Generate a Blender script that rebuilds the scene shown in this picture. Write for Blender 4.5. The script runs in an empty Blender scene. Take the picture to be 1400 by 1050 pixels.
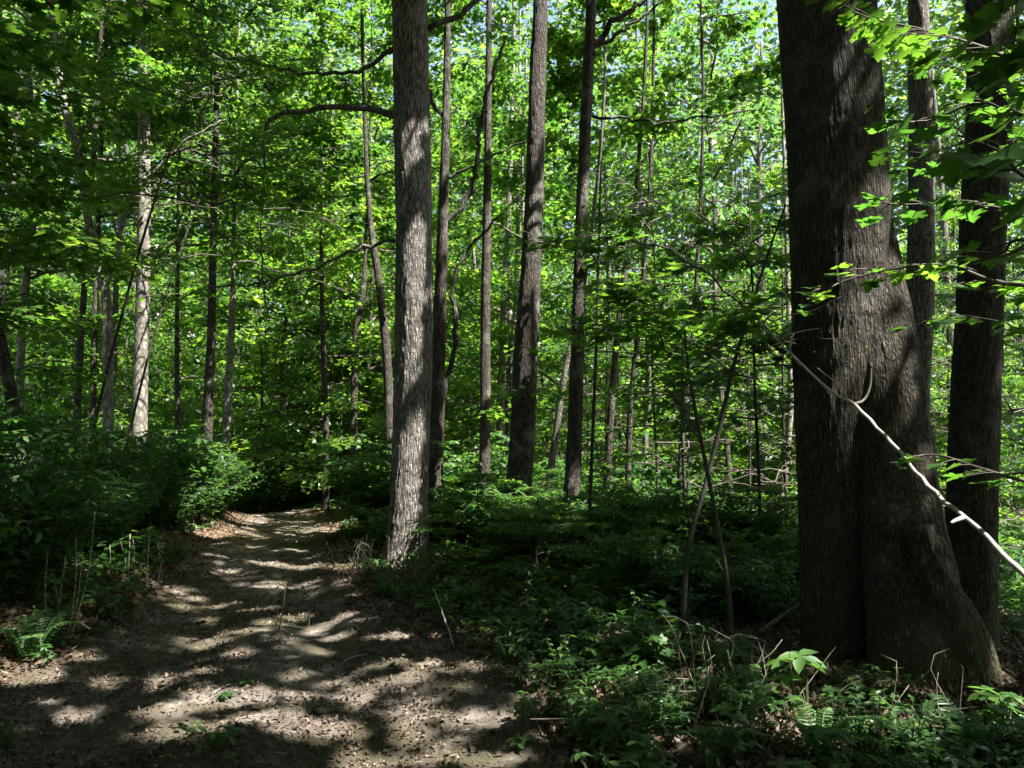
import bpy, math, random
import numpy as np
from mathutils import Vector

R_ = math.radians
SC = bpy.context.scene
COL = SC.collection
RNG = np.random.default_rng(7)
random.seed(7)

# ------------------------------------------------------------------ camera
CAM_Z = 1.6
HFOV = R_(69)
F = 700 / math.tan(HFOV / 2)            # focal length in pixels of the 1400 px wide photograph
PITCH = math.atan((610 - 525) / F)
cam_data = bpy.data.cameras.new("camera")
cam_data.sensor_width = 36
cam_data.lens = 18 / math.tan(HFOV / 2)
cam_data.clip_start = 0.05
cam_data.clip_end = 1000
cam = bpy.data.objects.new("camera", cam_data)
COL.objects.link(cam)
cam.location = (0, 0, CAM_Z)
cam.rotation_euler = (math.pi / 2 + PITCH, 0, 0)
SC.camera = cam


def at(px, py, Y):
    """world point seen at pixel (px, py) at distance Y ahead of the viewer"""
    cx, cy = (px - 700) / F, (525 - py) / F
    c, s = math.cos(PITCH), math.sin(PITCH)
    d = np.array([cx, c - cy * s, s + cy * c])
    d = d / d[1]
    return np.array([0, 0, CAM_Z]) + d * Y


# ------------------------------------------------------------------ sun and sky
SUN = np.array([0.46, -0.26, 0.85])
SUN = SUN / np.linalg.norm(SUN)
sun_el = math.asin(SUN[2])
sun_data = bpy.data.lights.new("sun", 'SUN')
sun_data.energy = 5.0
sun_data.angle = R_(0.45)
sun_data.color = (1.0, 0.955, 0.87)
sun = bpy.data.objects.new("sun", sun_data)
COL.objects.link(sun)
sun.location = (0, 0, 40)
sun.rotation_euler = Vector(SUN).to_track_quat('Z', 'Y').to_euler()
W = bpy.data.worlds.new("World")
SC.world = W
W.use_nodes = True
nt = W.node_tree
nt.nodes.clear()
o_ = nt.nodes.new('ShaderNodeOutputWorld')
bg = nt.nodes.new('ShaderNodeBackground')
sky = nt.nodes.new('ShaderNodeTexSky')
sky.sky_type = 'NISHITA'
sky.sun_disc = False
sky.sun_elevation = sun_el
sky.sun_rotation = math.atan2(SUN[0], SUN[1])
sky.air_density = 1.0
sky.dust_density = 3.0
bg.inputs['Strength'].default_value = 0.075
nt.links.new(sky.outputs[0], bg.inputs['Color'])
nt.links.new(bg.outputs[0], o_.inputs['Surface'])

SC.view_settings.view_transform = 'Standard'
SC.view_settings.look = 'None'
SC.view_settings.exposure = 2.5
SC.view_settings.gamma = 1.0
SC.render.engine = 'CYCLES'
cy = SC.cycles
cy.max_bounces = 8
cy.diffuse_bounces = 2
cy.glossy_bounces = 1
cy.transmission_bounces = 6
cy.transparent_max_bounces = 4
cy.caustics_reflective = False
cy.caustics_refractive = False
cy.use_adaptive_sampling = True
cy.adaptive_threshold = 0.01
cy.use_denoising = True
try:
    cy.denoiser = 'OPENIMAGEDENOISE'
    cy.denoising_input_passes = 'RGB_ALBEDO_NORMAL'
    cy.denoising_prefilter = 'ACCURATE'
except Exception:
    pass


# ------------------------------------------------------------------ noise
def _hash(ix, iy, iz):
    h = (ix.astype(np.int64) * 374761393 + iy.astype(np.int64) * 668265263 + iz.astype(np.int64) * 1274126177) & 0xFFFFFFFF
    h = ((h ^ (h >> 13)) * 1274126177) & 0xFFFFFFFF
    h = (h ^ (h >> 16)) & 0xFFFF
    return h / 65535.0


def vnoise(x, y, z):
    x, y, z = np.broadcast_arrays(np.asarray(x, float), np.asarray(y, float), np.asarray(z, float))
    ix, iy, iz = np.floor(x), np.floor(y), np.floor(z)
    fx, fy, fz = x - ix, y - iy, z - iz
    fx, fy, fz = fx * fx * (3 - 2 * fx), fy * fy * (3 - 2 * fy), fz * fz * (3 - 2 * fz)
    r = 0
    for dx in (0, 1):
        wx = fx if dx else 1 - fx
        for dy in (0, 1):
            wy = fy if dy else 1 - fy
            for dz in (0, 1):
                wz = fz if dz else 1 - fz
                r = r + wx * wy * wz * _hash(ix + dx, iy + dy, iz + dz)
    return r * 2 - 1


def fbm(x, y, z, o=3):
    a, s, r = 1.0, 1.0, 0
    for i in range(o):
        r = r + a * vnoise(x * s + 17.3 * i, y * s + 5.1 * i, z * s + 9.7 * i)
        a *= 0.5
        s *= 2.03
    return r


def sstep(a, b, t):
    t = np.clip((t - a) / (b - a), 0, 1)
    return t * t * (3 - 2 * t)


# ------------------------------------------------------------------ terrain
LEFT_EDGE = np.array([[-3.3, 0], [-3.4, 3.0], [-3.35, 5.0], [-3.2, 5.9], [-3.65, 7.8], [-4.35, 10.2], [-4.75, 12.5], [-5.45, 16.3], [-7.8, 19.5], [-14, 22], [-30, 26]])
RIGHT_EDGE = np.array([[0.9, 0], [0.5, 2.6], [0.15, 3.8], [-0.45, 5.6], [-1.15, 7.1], [-2.0, 9.05], [-3.0, 12.5], [-4.3, 17.1], [-7.0, 21.5], [-14, 25], [-30, 29]])


def path_x(y):
    l = np.interp(y, LEFT_EDGE[:, 1], LEFT_EDGE[:, 0])
    r = np.interp(y, RIGHT_EDGE[:, 1], RIGHT_EDGE[:, 0])
    return l, r


def pathness(x, y):
    """>0 inside the path (metres to the nearer edge), <0 outside"""
    l, r = path_x(y)
    wob = 0.22 * fbm(x * 0.9, y * 0.9, 3.1, 2)
    k = 0.8
    d = np.minimum(x - l, r - x) * k + wob
    return np.where(y > 26, -3.0, d)


def ground_z(x, y, fine=True):
    x = np.asarray(x, float)
    y = np.asarray(y, float)
    s = (x + 1.2) * 0.72 + (y - 11) * 0.32
    z = -3.6 * sstep(0.6, 17, s)
    z = z - 2.0 * sstep(30, 90, y) * sstep(0, 14, s)
    # the path crests and falls away round its bend
    z = z - 1.2 * sstep(18.5, 27, y - 0.2 * x) * sstep(-2, -9, x)
    p = pathness(x, y)
    l, r = path_x(y)
    onleft = (x < (l + r) / 2)
    # left bank
    z = z + np.where(onleft, 0.26 * sstep(0.05, -0.75, p) + 0.12 * sstep(-0.7, -2.5, p), 0.10 * sstep(0.0, -0.9, p))
    # worn hollow and ruts
    z = z - 0.05 * sstep(0.0, 0.7, p)
    u = np.clip((x - l) / np.maximum(r - l, 0.1), -1, 2)
    z = z - 0.045 * np.exp(-((u - 0.25) / 0.10) ** 2) - 0.045 * np.exp(-((u - 0.74) / 0.10) ** 2)
    near = 1 - sstep(25, 60, np.hypot(x, y))
    z = z + 0.10 * fbm(x * 0.35, y * 0.35, 0.5, 2) * near
    if fine:
        nn = 1 - sstep(7, 16, np.hypot(x, y))
        z = z + 0.030 * fbm(x * 2.2, y * 2.2, 1.7, 3) * near
        cr = 0.35 + 0.65 * sstep(-.2, .5, fbm(x * .8, y * .8, 12.3, 2))
        z = z + 0.024 * fbm(x * 13, y * 13, 4.7, 2) * nn * cr
        z = z + 0.045 * np.maximum(0, fbm(x * 6, y * 6, 8.7, 3) - 0.12) * nn * cr
    return z


def gz(x, y):
    return float(ground_z(np.array([x]), np.array([y]))[0])


def on_ground(px, py):
    """where the view line through a pixel meets the ground"""
    Y = 2.0
    while Y < 80:
        p = at(px, py, Y)
        if p[2] <= gz(p[0], p[1]):
            return p
        Y += 0.06
    return p


# ------------------------------------------------------------------ materials
def new_mat(name):
    m = bpy.data.materials.new(name)
    m.use_nodes = True
    n = m.node_tree
    n.nodes.clear()
    out = n.nodes.new('ShaderNodeOutputMaterial')
    return m, n, out


def N(n, t, **kw):
    nd = n.nodes.new(t)
    for k, v in kw.items():
        if k in nd.inputs:
            nd.inputs[k].default_value = v
        else:
            setattr(nd, k, v)
    return nd


def ramp(n, stops):
    r = n.nodes.new('ShaderNodeValToRGB')
    el = r.color_ramp.elements
    while len(el) < len(stops):
        el.new(0.5)
    for e, (p, c) in zip(el, stops):
        e.position = p
        e.color = (*c, 1)
    return r


def leaf_mat(name, cols, trans, tmix=0.5, rough=0.38, spec=0.5):
    """cols/trans: three colours for attribute rnd 0, .5, 1"""
    m, n, out = new_mat(name)
    L = n.links.new
    a = N(n, 'ShaderNodeAttribute', attribute_name='rnd')
    r1 = ramp(n, [(0, cols[0]), (0.55, cols[1]), (1, cols[2])])
    r2 = ramp(n, [(0, trans[0]), (0.55, trans[1]), (1, trans[2])])
    oi = N(n, 'ShaderNodeObjectInfo')
    sh = N(n, 'ShaderNodeMath', operation='MULTIPLY_ADD')
    L(oi.outputs['Random'], sh.inputs[0])
    sh.inputs[1].default_value = 0.55
    L(a.outputs['Fac'], sh.inputs[2])
    sb = N(n, 'ShaderNodeMath', operation='SUBTRACT')
    L(sh.outputs[0], sb.inputs[0])
    sb.inputs[1].default_value = 0.27
    L(sb.outputs[0], r1.inputs[0])
    L(sb.outputs[0], r2.inputs[0])
    p = N(n, 'ShaderNodeBsdfPrincipled', Roughness=rough)
    p.inputs['Specular IOR Level'].default_value = spec
    t = N(n, 'ShaderNodeBsdfTranslucent')
    L(r1.outputs[0], p.inputs['Base Color'])
    L(r2.outputs[0], t.inputs['Color'])
    mx = N(n, 'ShaderNodeMixShader', Fac=tmix)
    L(p.outputs[0], mx.inputs[1])
    L(t.outputs[0], mx.inputs[2])
    L(mx.outputs[0], out.inputs['Surface'])
    return m


def bark_mat(name, dark, light, freq=9.0, stretch=0.13, bump=0.6, moss=None, dist=0.03, lichen=(0.30, 0.31, 0.28), lich_amt=0.35):
    m, n, out = new_mat(name)
    L = n.links.new
    tc = N(n, 'ShaderNodeTexCoord')
    mp = N(n, 'ShaderNodeMapping')
    mp.inputs['Scale'].default_value = (freq, freq, freq * stretch)
    L(tc.outputs['Object'], mp.inputs['Vector'])
    nz = N(n, 'ShaderNodeTexNoise', Scale=1.1, Detail=3.0)
    L(mp.outputs[0], nz.inputs['Vector'])
    mixv = N(n, 'ShaderNodeMixRGB', Fac=0.28)
    L(mp.outputs[0], mixv.inputs[1])
    L(nz.outputs['Color'], mixv.inputs[2])
    vo = N(n, 'ShaderNodeTexVoronoi', feature='DISTANCE_TO_EDGE', Scale=1.6)
    L(mixv.outputs[0], vo.inputs['Vector'])
    n2 = N(n, 'ShaderNodeTexNoise', Scale=3.2, Detail=9.0, Roughness=0.68)
    L(mp.outputs[0], n2.inputs['Vector'])
    mr = N(n, 'ShaderNodeMapRange')
    mr.inputs['From Max'].default_value = 0.32
    L(vo.outputs['Distance'], mr.inputs['Value'])
    mq = N(n, 'ShaderNodeMapping')
    mq.inputs['Scale'].default_value = (freq * .55, freq * .55, freq * max(stretch * 2.2, .3))
    L(tc.outputs['Object'], mq.inputs['Vector'])
    mixq = N(n, 'ShaderNodeMixRGB', Fac=0.35)
    nq = N(n, 'ShaderNodeTexNoise', Scale=1.3, Detail=4.0)
    L(mq.outputs[0], nq.inputs['Vector'])
    L(mq.outputs[0], mixq.inputs[1])
    L(nq.outputs['Color'], mixq.inputs[2])
    vq = N(n, 'ShaderNodeTexVoronoi', feature='DISTANCE_TO_EDGE', Scale=1.3)
    L(mixq.outputs[0], vq.inputs['Vector'])
    mrq = N(n, 'ShaderNodeMapRange')
    mrq.inputs['From Max'].default_value = 0.16
    mrq.inputs['To Min'].default_value = 0.35
    L(vq.outputs['Distance'], mrq.inputs['Value'])
    mm = N(n, 'ShaderNodeMath', operation='MULTIPLY')
    L(mr.outputs[0], mm.inputs[0])
    L(mrq.outputs[0], mm.inputs[1])
    h = N(n, 'ShaderNodeMath', operation='MULTIPLY_ADD')
    L(n2.outputs['Fac'], h.inputs[0])
    h.inputs[1].default_value = 0.9
    L(mm.outputs[0], h.inputs[2])
    hs = N(n, 'ShaderNodeMath', operation='MULTIPLY')
    hs.inputs[1].default_value = 0.6
    L(h.outputs[0], hs.inputs[0])
    cr = ramp(n, [(0.25, dark), (0.55, tuple(0.5 * (a + b) for a, b in zip(dark, light))), (0.85, light)])
    L(hs.outputs[0], cr.inputs[0])
    # lichen blotches
    n3 = N(n, 'ShaderNodeTexNoise', Scale=3.4, Detail=6.0, Roughness=0.65)
    L(tc.outputs['Object'], n3.inputs['Vector'])
    lr = ramp(n, [(0.52, (0, 0, 0)), (0.66, (lich_amt,) * 3)])
    L(n3.outputs['Fac'], lr.inputs[0])
    mx = N(n, 'ShaderNodeMixRGB')
    L(lr.outputs[0], mx.inputs['Fac'])
    L(cr.outputs[0], mx.inputs[1])
    mx.inputs[2].default_value = (*lichen, 1)
    last = mx
    if moss:
        n4 = N(n, 'ShaderNodeTexNoise', Scale=2.3, Detail=7.0, Roughness=0.7)
        sp = N(n, 'ShaderNodeSeparateXYZ')
        L(tc.outputs['Object'], n4.inputs['Vector'])
        L(tc.outputs['Object'], sp.inputs[0])
        zr = N(n, 'ShaderNodeMapRange')
        zr.inputs['From Min'].default_value = 1.4
        zr.inputs['From Max'].default_value = 0.0
        zr.inputs['To Max'].default_value = 0.35
        L(sp.outputs['Z'], zr.inputs['Value'])
        ad = N(n, 'ShaderNodeMath', operation='ADD')
        L(n4.outputs['Fac'], ad.inputs[0])
        L(zr.outputs[0], ad.inputs[1])
        mr2 = ramp(n, [(0.68, (0, 0, 0)), (0.9, (0.7,) * 3)])
        L(ad.outputs[0], mr2.inputs[0])
        m2 = N(n, 'ShaderNodeMixRGB')
        L(mr2.outputs[0], m2.inputs['Fac'])
        L(mx.outputs[0], m2.inputs[1])
        m2.inputs[2].default_value = (*moss, 1)
        last = m2
    p = N(n, 'ShaderNodeBsdfPrincipled', Roughness=0.82)
    p.inputs['Specular IOR Level'].default_value = 0.25
    L(last.outputs[0], p.inputs['Base Color'])
    b = N(n, 'ShaderNodeBump', Strength=bump, Distance=dist)
    L(hs.outputs[0], b.inputs['Height'])
    L(b.outputs[0], p.inputs['Normal'])
    L(p.outputs[0], out.inputs['Surface'])
    return m


def plain_mat(name, c1, c2, scale=30, rough=0.8, bump=0.2):
    m, n, out = new_mat(name)
    L = n.links.new
    tc = N(n, 'ShaderNodeTexCoord')
    nz = N(n, 'ShaderNodeTexNoise', Scale=scale, Detail=5.0)
    L(tc.outputs['Object'], nz.inputs['Vector'])
    r = ramp(n, [(0.3, c1), (0.7, c2)])
    L(nz.outputs['Fac'], r.inputs[0])
    p = N(n, 'ShaderNodeBsdfPrincipled', Roughness=rough)
    L(r.outputs[0], p.inputs['Base Color'])
    b = N(n, 'ShaderNodeBump', Strength=bump, Distance=0.01)
    L(nz.outputs['Fac'], b.inputs['Height'])
    L(b.outputs[0], p.inputs['Normal'])
    L(p.outputs[0], out.inputs['Surface'])
    return m


def ground_mat():
    m, n, out = new_mat("woodland_soil")
    L = n.links.new
    tc = N(n, 'ShaderNodeTexCoord')
    at_ = N(n, 'ShaderNodeAttribute', attribute_name='trod')
    big = N(n, 'ShaderNodeTexNoise', Scale=0.9, Detail=5.0, Roughness=0.6)
    mid = N(n, 'ShaderNodeTexNoise', Scale=7.0, Detail=8.0, Roughness=0.7)
    fin = N(n, 'ShaderNodeTexNoise', Scale=70.0, Detail=8.0, Roughness=0.8)
    vor = N(n, 'ShaderNodeTexVoronoi', Scale=26.0)
    for q in (big, mid, fin, vor):
        L(tc.outputs['Object'], q.inputs['Vector'])
    soil = ramp(n, [(0.28, (0.070, 0.055, 0.044)), (0.5, (0.180, 0.154, 0.132)), (0.70, (0.36, 0.322, 0.285))])
    L(mid.outputs['Fac'], soil.inputs[0])
    olive = ramp(n, [(0.35, (0.050, 0.046, 0.026)), (0.65, (0.140, 0.125, 0.078))])
    L(fin.outputs['Fac'], olive.inputs[0])
    bm = ramp(n, [(0.44, (0, 0, 0)), (0.56, (0.9,) * 3)])
    L(big.outputs['Fac'], bm.inputs[0])
    mx = N(n, 'ShaderNodeMixRGB')
    L(bm.outputs[0], mx.inputs['Fac'])
    L(soil.outputs[0], mx.inputs[1])
    L(olive.outputs[0], mx.inputs[2])
    litter = ramp(n, [(0.1, (0.030, 0.021, 0.014)), (0.45, (0.085, 0.057, 0.035)), (0.8, (0.19, 0.135, 0.085))])
    L(vor.outputs['Color'], litter.inputs[0])
    # edge with a broken outline
    e = N(n, 'ShaderNodeMath', operation='MULTIPLY_ADD')
    L(mid.outputs['Fac'], e.inputs[0])
    e.inputs[1].default_value = 0.9
    L(at_.outputs['Fac'], e.inputs[2])
    er = ramp(n, [(0.60, (0, 0, 0)), (0.85, (1, 1, 1))])
    L(e.outputs[0], er.inputs[0])
    m2 = N(n, 'ShaderNodeMixRGB')
    L(er.outputs[0], m2.inputs['Fac'])
    L(litter.outputs[0], m2.inputs[1])
    L(mx.outputs[0], m2.inputs[2])
    p = N(n, 'ShaderNodeBsdfPrincipled', Roughness=0.93)
    p.inputs['Specular IOR Level'].default_value = 0.15
    L(m2.outputs[0], p.inputs['Base Color'])
    hm = N(n, 'ShaderNodeMath', operation='MULTIPLY_ADD')
    L(fin.outputs['Fac'], hm.inputs[0])
    hm.inputs[1].default_value = 0.5
    L(mid.outputs['Fac'], hm.inputs[2])
    b = N(n, 'ShaderNodeBump', Strength=1.0, Distance=0.06)
    L(hm.outputs[0], b.inputs['Height'])
    L(b.outputs[0], p.inputs['Normal'])
    L(p.outputs[0], out.inputs['Surface'])
    return m


M = {}
M['maple'] = leaf_mat("maple_leaf", [(0.022, 0.065, 0.016), (0.036, 0.095, 0.018), (0.060, 0.125, 0.020)],
                      [(0.085, 0.235, 0.024), (0.165, 0.350, 0.027), (0.29, 0.46, 0.036)])
M['canopy'] = leaf_mat("canopy_leaf", [(0.020, 0.060, 0.018), (0.032, 0.088, 0.020), (0.050, 0.112, 0.024)],
                       [(0.072, 0.215, 0.026), (0.135, 0.325, 0.030), (0.235, 0.42, 0.040)])
M['far'] = leaf_mat("far_leaf", [(0.028, 0.070, 0.026), (0.042, 0.100, 0.032), (0.065, 0.128, 0.040)],
                    [(0.080, 0.215, 0.045), (0.150, 0.310, 0.050), (0.26, 0.40, 0.065)])
M['shrub'] = leaf_mat("shrub_leaf", [(0.020, 0.062, 0.018), (0.030, 0.085, 0.021), (0.052, 0.118, 0.026)],
                      [(0.065, 0.195, 0.026), (0.105, 0.270, 0.028), (0.18, 0.35, 0.036)], tmix=0.44, rough=0.45, spec=0.35)
M['herb'] = leaf_mat("herb_leaf", [(0.020, 0.052, 0.016), (0.032, 0.080, 0.021), (0.058, 0.115, 0.028)],
                     [(0.075, 0.220, 0.045), (0.120, 0.300, 0.045), (0.20, 0.38, 0.050)], tmix=0.36, rough=0.4)
M['dead'] = leaf_mat("dead_leaf", [(0.040, 0.028, 0.020), (0.115, 0.085, 0.062), (0.27, 0.215, 0.165)],
                     [(0.06, 0.035, 0.015), (0.12, 0.07, 0.03), (0.2, 0.12, 0.06)], tmix=0.15, rough=0.7, spec=0.2)
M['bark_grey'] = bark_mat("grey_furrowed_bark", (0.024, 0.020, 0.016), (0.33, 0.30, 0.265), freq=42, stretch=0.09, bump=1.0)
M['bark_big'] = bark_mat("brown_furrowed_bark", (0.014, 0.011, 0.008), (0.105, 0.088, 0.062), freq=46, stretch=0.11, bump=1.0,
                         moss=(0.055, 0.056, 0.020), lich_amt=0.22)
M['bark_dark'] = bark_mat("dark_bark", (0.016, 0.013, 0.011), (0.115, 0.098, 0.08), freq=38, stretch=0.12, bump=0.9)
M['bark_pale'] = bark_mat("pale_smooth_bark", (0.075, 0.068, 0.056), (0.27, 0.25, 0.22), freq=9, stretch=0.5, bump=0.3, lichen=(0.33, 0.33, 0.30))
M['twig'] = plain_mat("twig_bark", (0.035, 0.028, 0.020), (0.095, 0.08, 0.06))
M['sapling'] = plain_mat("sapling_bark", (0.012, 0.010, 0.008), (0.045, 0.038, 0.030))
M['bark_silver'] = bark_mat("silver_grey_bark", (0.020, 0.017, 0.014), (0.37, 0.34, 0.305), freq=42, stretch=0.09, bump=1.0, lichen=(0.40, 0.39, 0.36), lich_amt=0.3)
M['stem'] = plain_mat("green_stem", (0.05, 0.075, 0.025), (0.10, 0.13, 0.05))
M['dead_wood'] = plain_mat("weathered_wood", (0.16, 0.145, 0.125), (0.38, 0.35, 0.31), scale=18)
M['straw'] = plain_mat("dry_stalk", (0.09, 0.075, 0.055), (0.26, 0.225, 0.175), scale=22)
M['pale_stem'] = plain_mat("pale_stem", (0.22, 0.19, 0.14), (0.42, 0.38, 0.30), scale=22)
M['soil'] = ground_mat()


# ------------------------------------------------------------------ geometry helpers
class Geo:
    def __init__(self):
        self.v, self.l, self.s, self.m, self.r = [], [], [], [], []
        self.n = 0

    def add(self, verts, faces_flat, sizes, mat=0, rnd=None):
        verts = np.asarray(verts, np.float32).reshape(-1, 3)
        self.v.append(verts)
        self.l.append(np.asarray(faces_flat, np.int32) + self.n)
        self.s.append(np.asarray(sizes, np.int32))
        self.m.append(np.full(len(sizes), mat, np.int32))
        self.r.append(np.full(len(verts), 0.5, np.float32) if rnd is None else np.asarray(rnd, np.float32))
        self.n += len(verts)

    def mesh(self, name, mats, smooth=True, attr='rnd'):
        me = bpy.data.meshes.new(name)
        v = np.concatenate(self.v)
        l = np.concatenate(self.l)
        s = np.concatenate(self.s)
        me.vertices.add(len(v))
        me.vertices.foreach_set('co', v.ravel())
        me.loops.add(len(l))
        me.loops.foreach_set('vertex_index', l)
        me.polygons.add(len(s))
        st = np.zeros(len(s), np.int32)
        st[1:] = np.cumsum(s)[:-1]
        me.polygons.foreach_set('loop_start', st)
        for mm in mats:
            me.materials.append(mm)
        me.polygons.foreach_set('material_index', np.concatenate(self.m))
        me.polygons.foreach_set('use_smooth', np.full(len(s), smooth))
        a = me.attributes.new(attr, 'FLOAT', 'POINT')
        a.data.foreach_set('value', np.concatenate(self.r))
        me.update(calc_edges=True)
        me.validate()
        return me


def norm(a):
    return a / np.maximum(np.linalg.norm(a, axis=-1, keepdims=True), 1e-9)


def tmpl(right, mid=None, fold=0.16, droop=0.12):
    """a folded leaf of unit length; right = outline of the right half from base to tip"""
    r = np.array(right, float)
    n = len(r)
    V = [(0, 0, 0), (0, 1, -droop)]
    for x, y in r:
        V.append((x, y, fold * x - droop * y * y - 0.05 * x * x))
    for x, y in r:
        V.append((-x, y, fold * x - droop * y * y - 0.05 * x * x))
    fl = [0] + [2 + i for i in range(n)] + [1] + [1] + [2 + n + i for i in range(n)][::-1] + [0]
    return np.array(V), np.array(fl), np.array([n + 2, n + 2])


MAPLE = tmpl([(0.40, 0.05), (0.26, 0.24), (0.55, 0.50), (0.21, 0.56)])
OVAL = tmpl([(0.20, 0.22), (0.25, 0.50), (0.14, 0.80)], fold=0.22, droop=0.2)
NARROW = tmpl([(0.13, 0.25), (0.15, 0.5), (0.08, 0.8)], fold=0.25, droop=0.3)
FARLEAF = (np.array([(0, 0, 0), (0.45, 0.25, 0.04), (0.3, 0.62, 0.03), (0, 1, -0.1), (-0.3, 0.62, 0.03), (-0.45, 0.25, 0.04)]), np.arange(6), np.array([6]))
_half = [(0.05, -0.04), (0.22, -0.12), (0.40, -0.06), (0.34, 0.04), (0.46, 0.12), (0.30, 0.20), (0.38, 0.30), (0.56, 0.30), (0.68, 0.46), (0.52, 0.50),
         (0.50, 0.60), (0.34, 0.56), (0.20, 0.52), (0.22, 0.66), (0.32, 0.72), (0.18, 0.80), (0.10, 0.90)]
MAPLE_BIG = tmpl(_half, fold=0.14, droop=0.22)


def add_leaves(g, P, D, Nn, size, T, mat, rnd):
    P, D, Nn = np.asarray(P, float), np.asarray(D, float), np.asarray(Nn, float)
    if len(P) == 0:
        return
    Nn = norm(Nn)
    Yv = norm(D - (D * Nn).sum(1, keepdims=True) * Nn)
    Xv = np.cross(Yv, Nn)
    V, fl, sz = T
    size = np.broadcast_to(np.asarray(size, float), (len(P),))
    VV = (V[None, :, 0:1] * Xv[:, None, :] + V[None, :, 1:2] * Yv[:, None, :] + V[None, :, 2:3] * Nn[:, None, :]) * size[:, None, None] + P[:, None, :]
    nv = len(V)
    off = (np.arange(len(P)) * nv)[:, None]
    g.add(VV.reshape(-1, 3), (fl[None, :] + off).ravel(), np.tile(sz, len(P)), mat, np.repeat(rnd, nv))


def tube(g, pts, rad, sides=5, mat=0, cap=True):
    pts = np.asarray(pts, float)
    k = len(pts)
    rad = np.broadcast_to(np.asarray(rad, float), (k,))
    t = norm(np.gradient(pts, axis=0))
    up = np.array([0, 0, 1.0]) if abs(t[0][2]) < 0.8 else np.array([1.0, 0, 0])
    a = norm(np.cross(t, up))
    b = np.cross(t, a)
    th = np.linspace(0, 2 * np.pi, sides, endpoint=False)
    V = pts[:, None, :] + rad[:, None, None] * (np.cos(th)[None, :, None] * a[:, None, :] + np.sin(th)[None, :, None] * b[:, None, :])
    i = np.arange(k - 1)[:, None] * sides
    j = np.arange(sides)[None, :]
    j2 = (j + 1) % sides
    f = np.stack([i + j, i + j2, i + sides + j2, i + sides + j], -1).reshape(-1)
    sizes = [4] * ((k - 1) * sides)
    fl = list(f)
    if cap:
        fl += list(range(sides))[::-1] + [(k - 1) * sides + q for q in range(sides)]
        sizes += [sides, sides]
    g.add(V.reshape(-1, 3), fl, sizes, mat)


def curve(pts, n):
    """Catmull-Rom through the points (any width of row), n samples"""
    p = np.asarray(pts, float)
    if len(p) < 3:
        t = np.linspace(0, 1, n)[:, None]
        return p[0] * (1 - t) + p[-1] * t
    q = np.vstack([2 * p[0] - p[1], p, 2 * p[-1] - p[-2]])
    seg = np.linalg.norm(np.diff(p[:, :3], axis=0), axis=1)
    cum = np.concatenate([[0], np.cumsum(seg)])
    s = np.linspace(0, cum[-1], n)
    k = np.clip(np.searchsorted(cum, s, side='right') - 1, 0, len(p) - 2)
    u = ((s - cum[k]) / np.maximum(seg[k], 1e-9))[:, None]
    a, b, c, d = q[k], q[k + 1], q[k + 2], q[k + 3]
    return 0.5 * (2 * b + (c - a) * u + (2 * a - 5 * b + 4 * c - d) * u ** 2 + (3 * b - a - 3 * c + d) * u ** 3)


# ------------------------------------------------------------------ object helpers
def tag(o, label=None, cat=None, group=None, kind=None):
    if label:
        o['label'] = label
    if cat:
        o['category'] = cat
    if group:
        o['group'] = group
    if kind:
        o['kind'] = kind
    return o


def link(name, me, parent=None, loc=(0, 0, 0)):
    o = bpy.data.objects.new(name, me)
    COL.objects.link(o)
    o.location = loc
    if parent:
        o.parent = parent
    return o


def thing(name, label, cat, loc, rotz=0, group=None):
    o = bpy.data.objects.new(name, None)
    o.empty_display_size = 0.2
    COL.objects.link(o)
    o.location = loc
    o.rotation_euler = (0, 0, rotz)
    return tag(o, label, cat, group)


def dup(root, loc, rotz, scale=1.0, label=None, group=None):
    r = root.copy()
    COL.objects.link(r)
    r.location = loc
    r.rotation_euler = (0, 0, rotz)
    r.scale = (scale,) * 3 if np.isscalar(scale) else scale
    if label:
        r['label'] = label
    if group:
        r['group'] = group
    for ch in list(root.children):
        c = ch.copy()
        COL.objects.link(c)
        c.parent = r
    return r


# ------------------------------------------------------------------ where sunlight gets through the canopy
_gr = np.random.default_rng(8)
GAPS = []      # (point, radius): crown leaves on its line to the sun are cut to light it


def gap_ground(px, py, r):
    c = on_ground(px, py)
    for k in range(3):
        GAPS.append((c + np.array([_gr.normal(0, r * .75), _gr.normal(0, r * .55), 0]), r * _gr.uniform(.06, .30)))


def gap_at(px, py, Y, r):
    GAPS.append((at(px, py, Y), r))


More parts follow.
